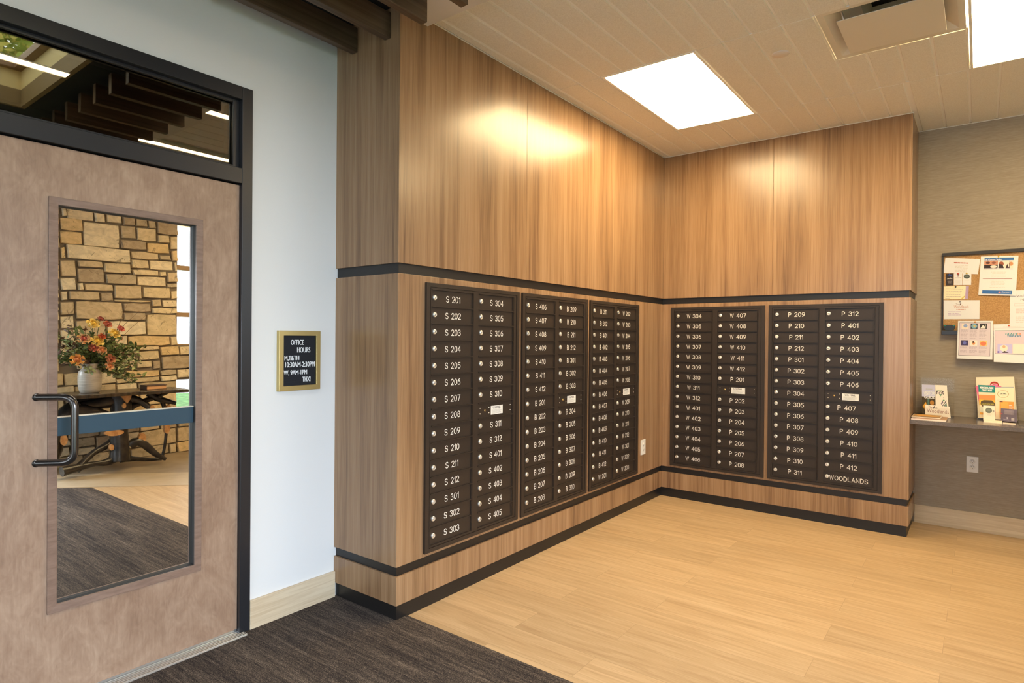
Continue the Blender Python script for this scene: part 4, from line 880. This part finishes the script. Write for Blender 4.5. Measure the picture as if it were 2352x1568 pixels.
# vase and bouquet
vz = noisy('stoneware_glaze', (.42, .37, .31), (.60, .54, .46), (1, 1, 14), 6, .35, 4)
VX, VY = TX, -2.885
o = MB().lathe([(0, .0), (.078, .0), (.088, .012), (.098, .05), (.104, .11), (.103, .17), (.096, .215), (.078, .235), (.066, .245), (.070, .275), (.076, .295), (.070, .297), (.060, .28), (.058, .245), (.085, .20), (.09, .1), (.08, .03), (0, .02)], (0, 0, 0), 36).build('vase', vz, loc=(VX, VY, .826)); tag(o, 'cream ribbed stoneware vase on the log table', 'vase')
bq = tag(empty('bouquet', (VX, VY, 1.06)), 'large bouquet of yellow and peach roses in the stoneware vase', 'flowers')
LEAFM = [cmat(srgb(88, 104, 56)), cmat(srgb(118, 134, 76)), cmat(srgb(160, 168, 118)), cmat(srgb(110, 80, 62))]
def fpos(px, py, dx=0):
    w_ = 6.01 + (px - 130) * .00322; return Vector((dx, -3.165 + (px - 130) * .00408 - VY, 1.409 - (py - 773) * w_ / 1410 - 1.06))
def rose(px, py, r, c_in, c_out, dx=-.15):
    r *= 1.12
    m = MB(); c0 = fpos(px, py, dx); ax = (c0 - Vector((.1, 0, -.1))).normalized() + Vector((-.9, 0, .15)); Q = ax.to_track_quat('Z', 'Y').to_matrix()
    m.lathe([(0, .42), (.16, .40), (.26, .25), (.22, .0), (.05, -.2)], (0, 0, 0), 10, 0, M=Q.to_3x3() @ Matrix.Scale(r, 3)); k0 = len(m.v) - 50; m.v[k0:] = [tuple(Vector(p) + c0) for p in m.v[k0:]]
    for ring, (rr, hh, np_, cl) in enumerate(((.36, .50, 3, .55), (.52, .50, 4, .70), (.70, .42, 5, .85), (.88, .28, 5, 1.0), (1.0, .10, 6, 1.15))):
        for k in range(np_):
            a = 2 * math.pi * (k + .5 * (ring % 2)) / np_ + ring * .4; wd = 2.6 / np_ * 1.45; vs = []
            for i in range(4):
                for j in range(5):
                    t = i / 3; aa = a + (j / 4 - .5) * wd * (.7 + .5 * t); rad = rr * (.30 + (.95 * math.sin(math.pi * .5 * min(1, t * 1.3)) - .25) * (1 if t < .9 else cl)); zz = -.45 + (hh + .45) * (t ** .75) - .10 * (abs(j / 4 - .5) * 2) ** 2 * t
                    vs.append(c0 + Q @ (Vector((math.cos(aa) * rad, math.sin(aa) * rad, zz)) * r))
            m.add(vs, [(i * 5 + j, i * 5 + j + 1, (i + 1) * 5 + j + 1, (i + 1) * 5 + j) for i in range(3) for j in range(4)], 0 if ring < 2 else 1, True)
    o = m.build('rose', [cmat(c_in, .6), cmat(c_out, .6)], bq)
    st = MB().tube([c0 - Q @ Vector((0, 0, r * .4)), c0 * .5 + Vector((0, 0, .01)), (0, 0, -.05)], .003, 6).build('stem', LEAFM[0], o); return o
Y1, Y2 = srgb(252, 214, 90), srgb(255, 230, 140); P1, P2 = srgb(238, 160, 100), srgb(252, 208, 160); K1, K2 = srgb(205, 110, 92), srgb(248, 205, 150)
for a in ((193, 747, .050, Y1, Y2), (239, 769, .048, Y1, Y2), (202, 787, .052, Y1, Y2), (173, 782, .050, K1, K2), (160, 829, .052, P1, srgb(250, 195, 110)), (212, 808, .042, P1, P2), (231, 826, .044, srgb(190, 110, 80), srgb(225, 160, 120)), (229, 842, .040, P1, P2),
          (194, 802, .040, K1, srgb(228, 150, 125)), (254, 758, .032, K1, srgb(222, 120, 105)), (224, 748, .036, K1, srgb(215, 130, 100)), (209, 736, .026, K1, srgb(190, 105, 90)), (212, 776, .03, srgb(180, 70, 40), srgb(220, 120, 70))): rose(*a)
for i, (px, py) in enumerate(((268, 780), (284, 803), (276, 812), (272, 827), (287, 842), (266, 840), (298, 850), (280, 860))):  # small pale blooms modelled in place of the bouquet's doubled glass reflection
    rose(px, py, .026, srgb(225, 215, 170), srgb(235, 225, 185) if i % 2 else srgb(230, 180, 150), dx=.02)
lf_ = [MB() for _ in range(4)]; rl = random.Random(5)
def leaf(m, p, d, L, W):
    d = d.normalized(); s_ = d.cross(Vector((rl.uniform(-1, 1), rl.uniform(-1, 1), rl.uniform(-1, 1)))).normalized(); nn = d.cross(s_)
    m.add([p, p + d * L * .35 + s_ * W, p + d * L * .4 - nn * W * .4, p + d * L * .35 - s_ * W, p + d * L * .75 + s_ * W * .6, p + d * L * .78 - nn * W * .3, p + d * L * .75 - s_ * W * .6, p + d * L], [(0, 1, 2), (0, 2, 3), (1, 4, 5, 2), (3, 2, 5, 6), (4, 7, 5), (5, 7, 6)], 0, True)
stems = MB()
for k in range(110):
    if k < 76: tgt = fpos(rl.uniform(120, 262), rl.triangular(745, 868, 810), rl.uniform(-.2, .16))
    else: tgt = fpos(rl.uniform(255, 318), rl.uniform(785, 880), rl.uniform(-.08, .16))  # paler foliage on this side also stands for the doubled reflection
    b0 = Vector((0, 0, .0)); mid = (b0 + tgt) * .5 + Vector((0, 0, .06)); pts = bez(b0, mid, tgt, 8); stems.tube(pts, .0018, 5)
    ki = rl.choice([0, 0, 1, 1, 2, 3]) if k < 76 else rl.choice([1, 2, 2, 0])
    for t in range(3, 9):
        for _ in range(3):
            p = Vector(pts[t]) + Vector((rl.uniform(-.02, .02), rl.uniform(-.02, .02), rl.uniform(-.02, .02)))
            leaf(lf_[ki], p, Vector((rl.uniform(-1, 1), rl.uniform(-1, 1), rl.uniform(-.6, .8))), rl.uniform(.035, .065), rl.uniform(.009, .017))
for m, mm in zip(lf_, LEAFM): tag(m.build('foliage', mm, bq), kind='stuff')
for (a, b) in (((240, 830), (282, 700)), ((240, 830), (272, 722)), ((250, 780), (310, 718)), ((180, 820), (150, 715)), ((250, 800), (330, 724))):
    stems.tube([fpos(*a), (fpos(*a) + fpos(*b)) / 2 + Vector((0, -.01, .01)), fpos(*b)], [.003, .0022, .001], 5)
stems.build('twigs', LEAFM[3], bq)
# --- tree above the skylight
tree = tag(empty('tree', (1.9, -4.3, 3.4)), 'green leafy tree crown seen through the skylight in the transom reflection', 'tree')
rt_ = random.Random(3); cr = MB(); TL = cmat(srgb(150, 160, 60)); TL2 = cmat(srgb(205, 190, 95))
cr2 = MB()
for k in range(9500):
    p = Vector((rt_.gauss(5.6, 1.6), rt_.gauss(1.4, 1.1), rt_.gauss(1.9, .65))); d = Vector((rt_.uniform(-1, 1), rt_.uniform(-1, 1), rt_.uniform(-.6, .3)))
    rl = rt_; leaf(cr if rt_.random() < .6 else cr2, p, d, rt_.uniform(.08, .17), rt_.uniform(.022, .042))
tag(cr.build('leaves', TL, tree), kind='stuff'); tag(cr2.build('leaves', TL2, tree), kind='stuff')
MB().tube([(7.2, 1.9, -3.6), (7.0, 1.8, .5), (6.0, 1.5, 2.0), (5.0, 1.2, 2.6)], [.22, .18, .10, .04], 10, wob=.05).build('trunk', mat('bark', (.12, .09, .06), .9), tree)
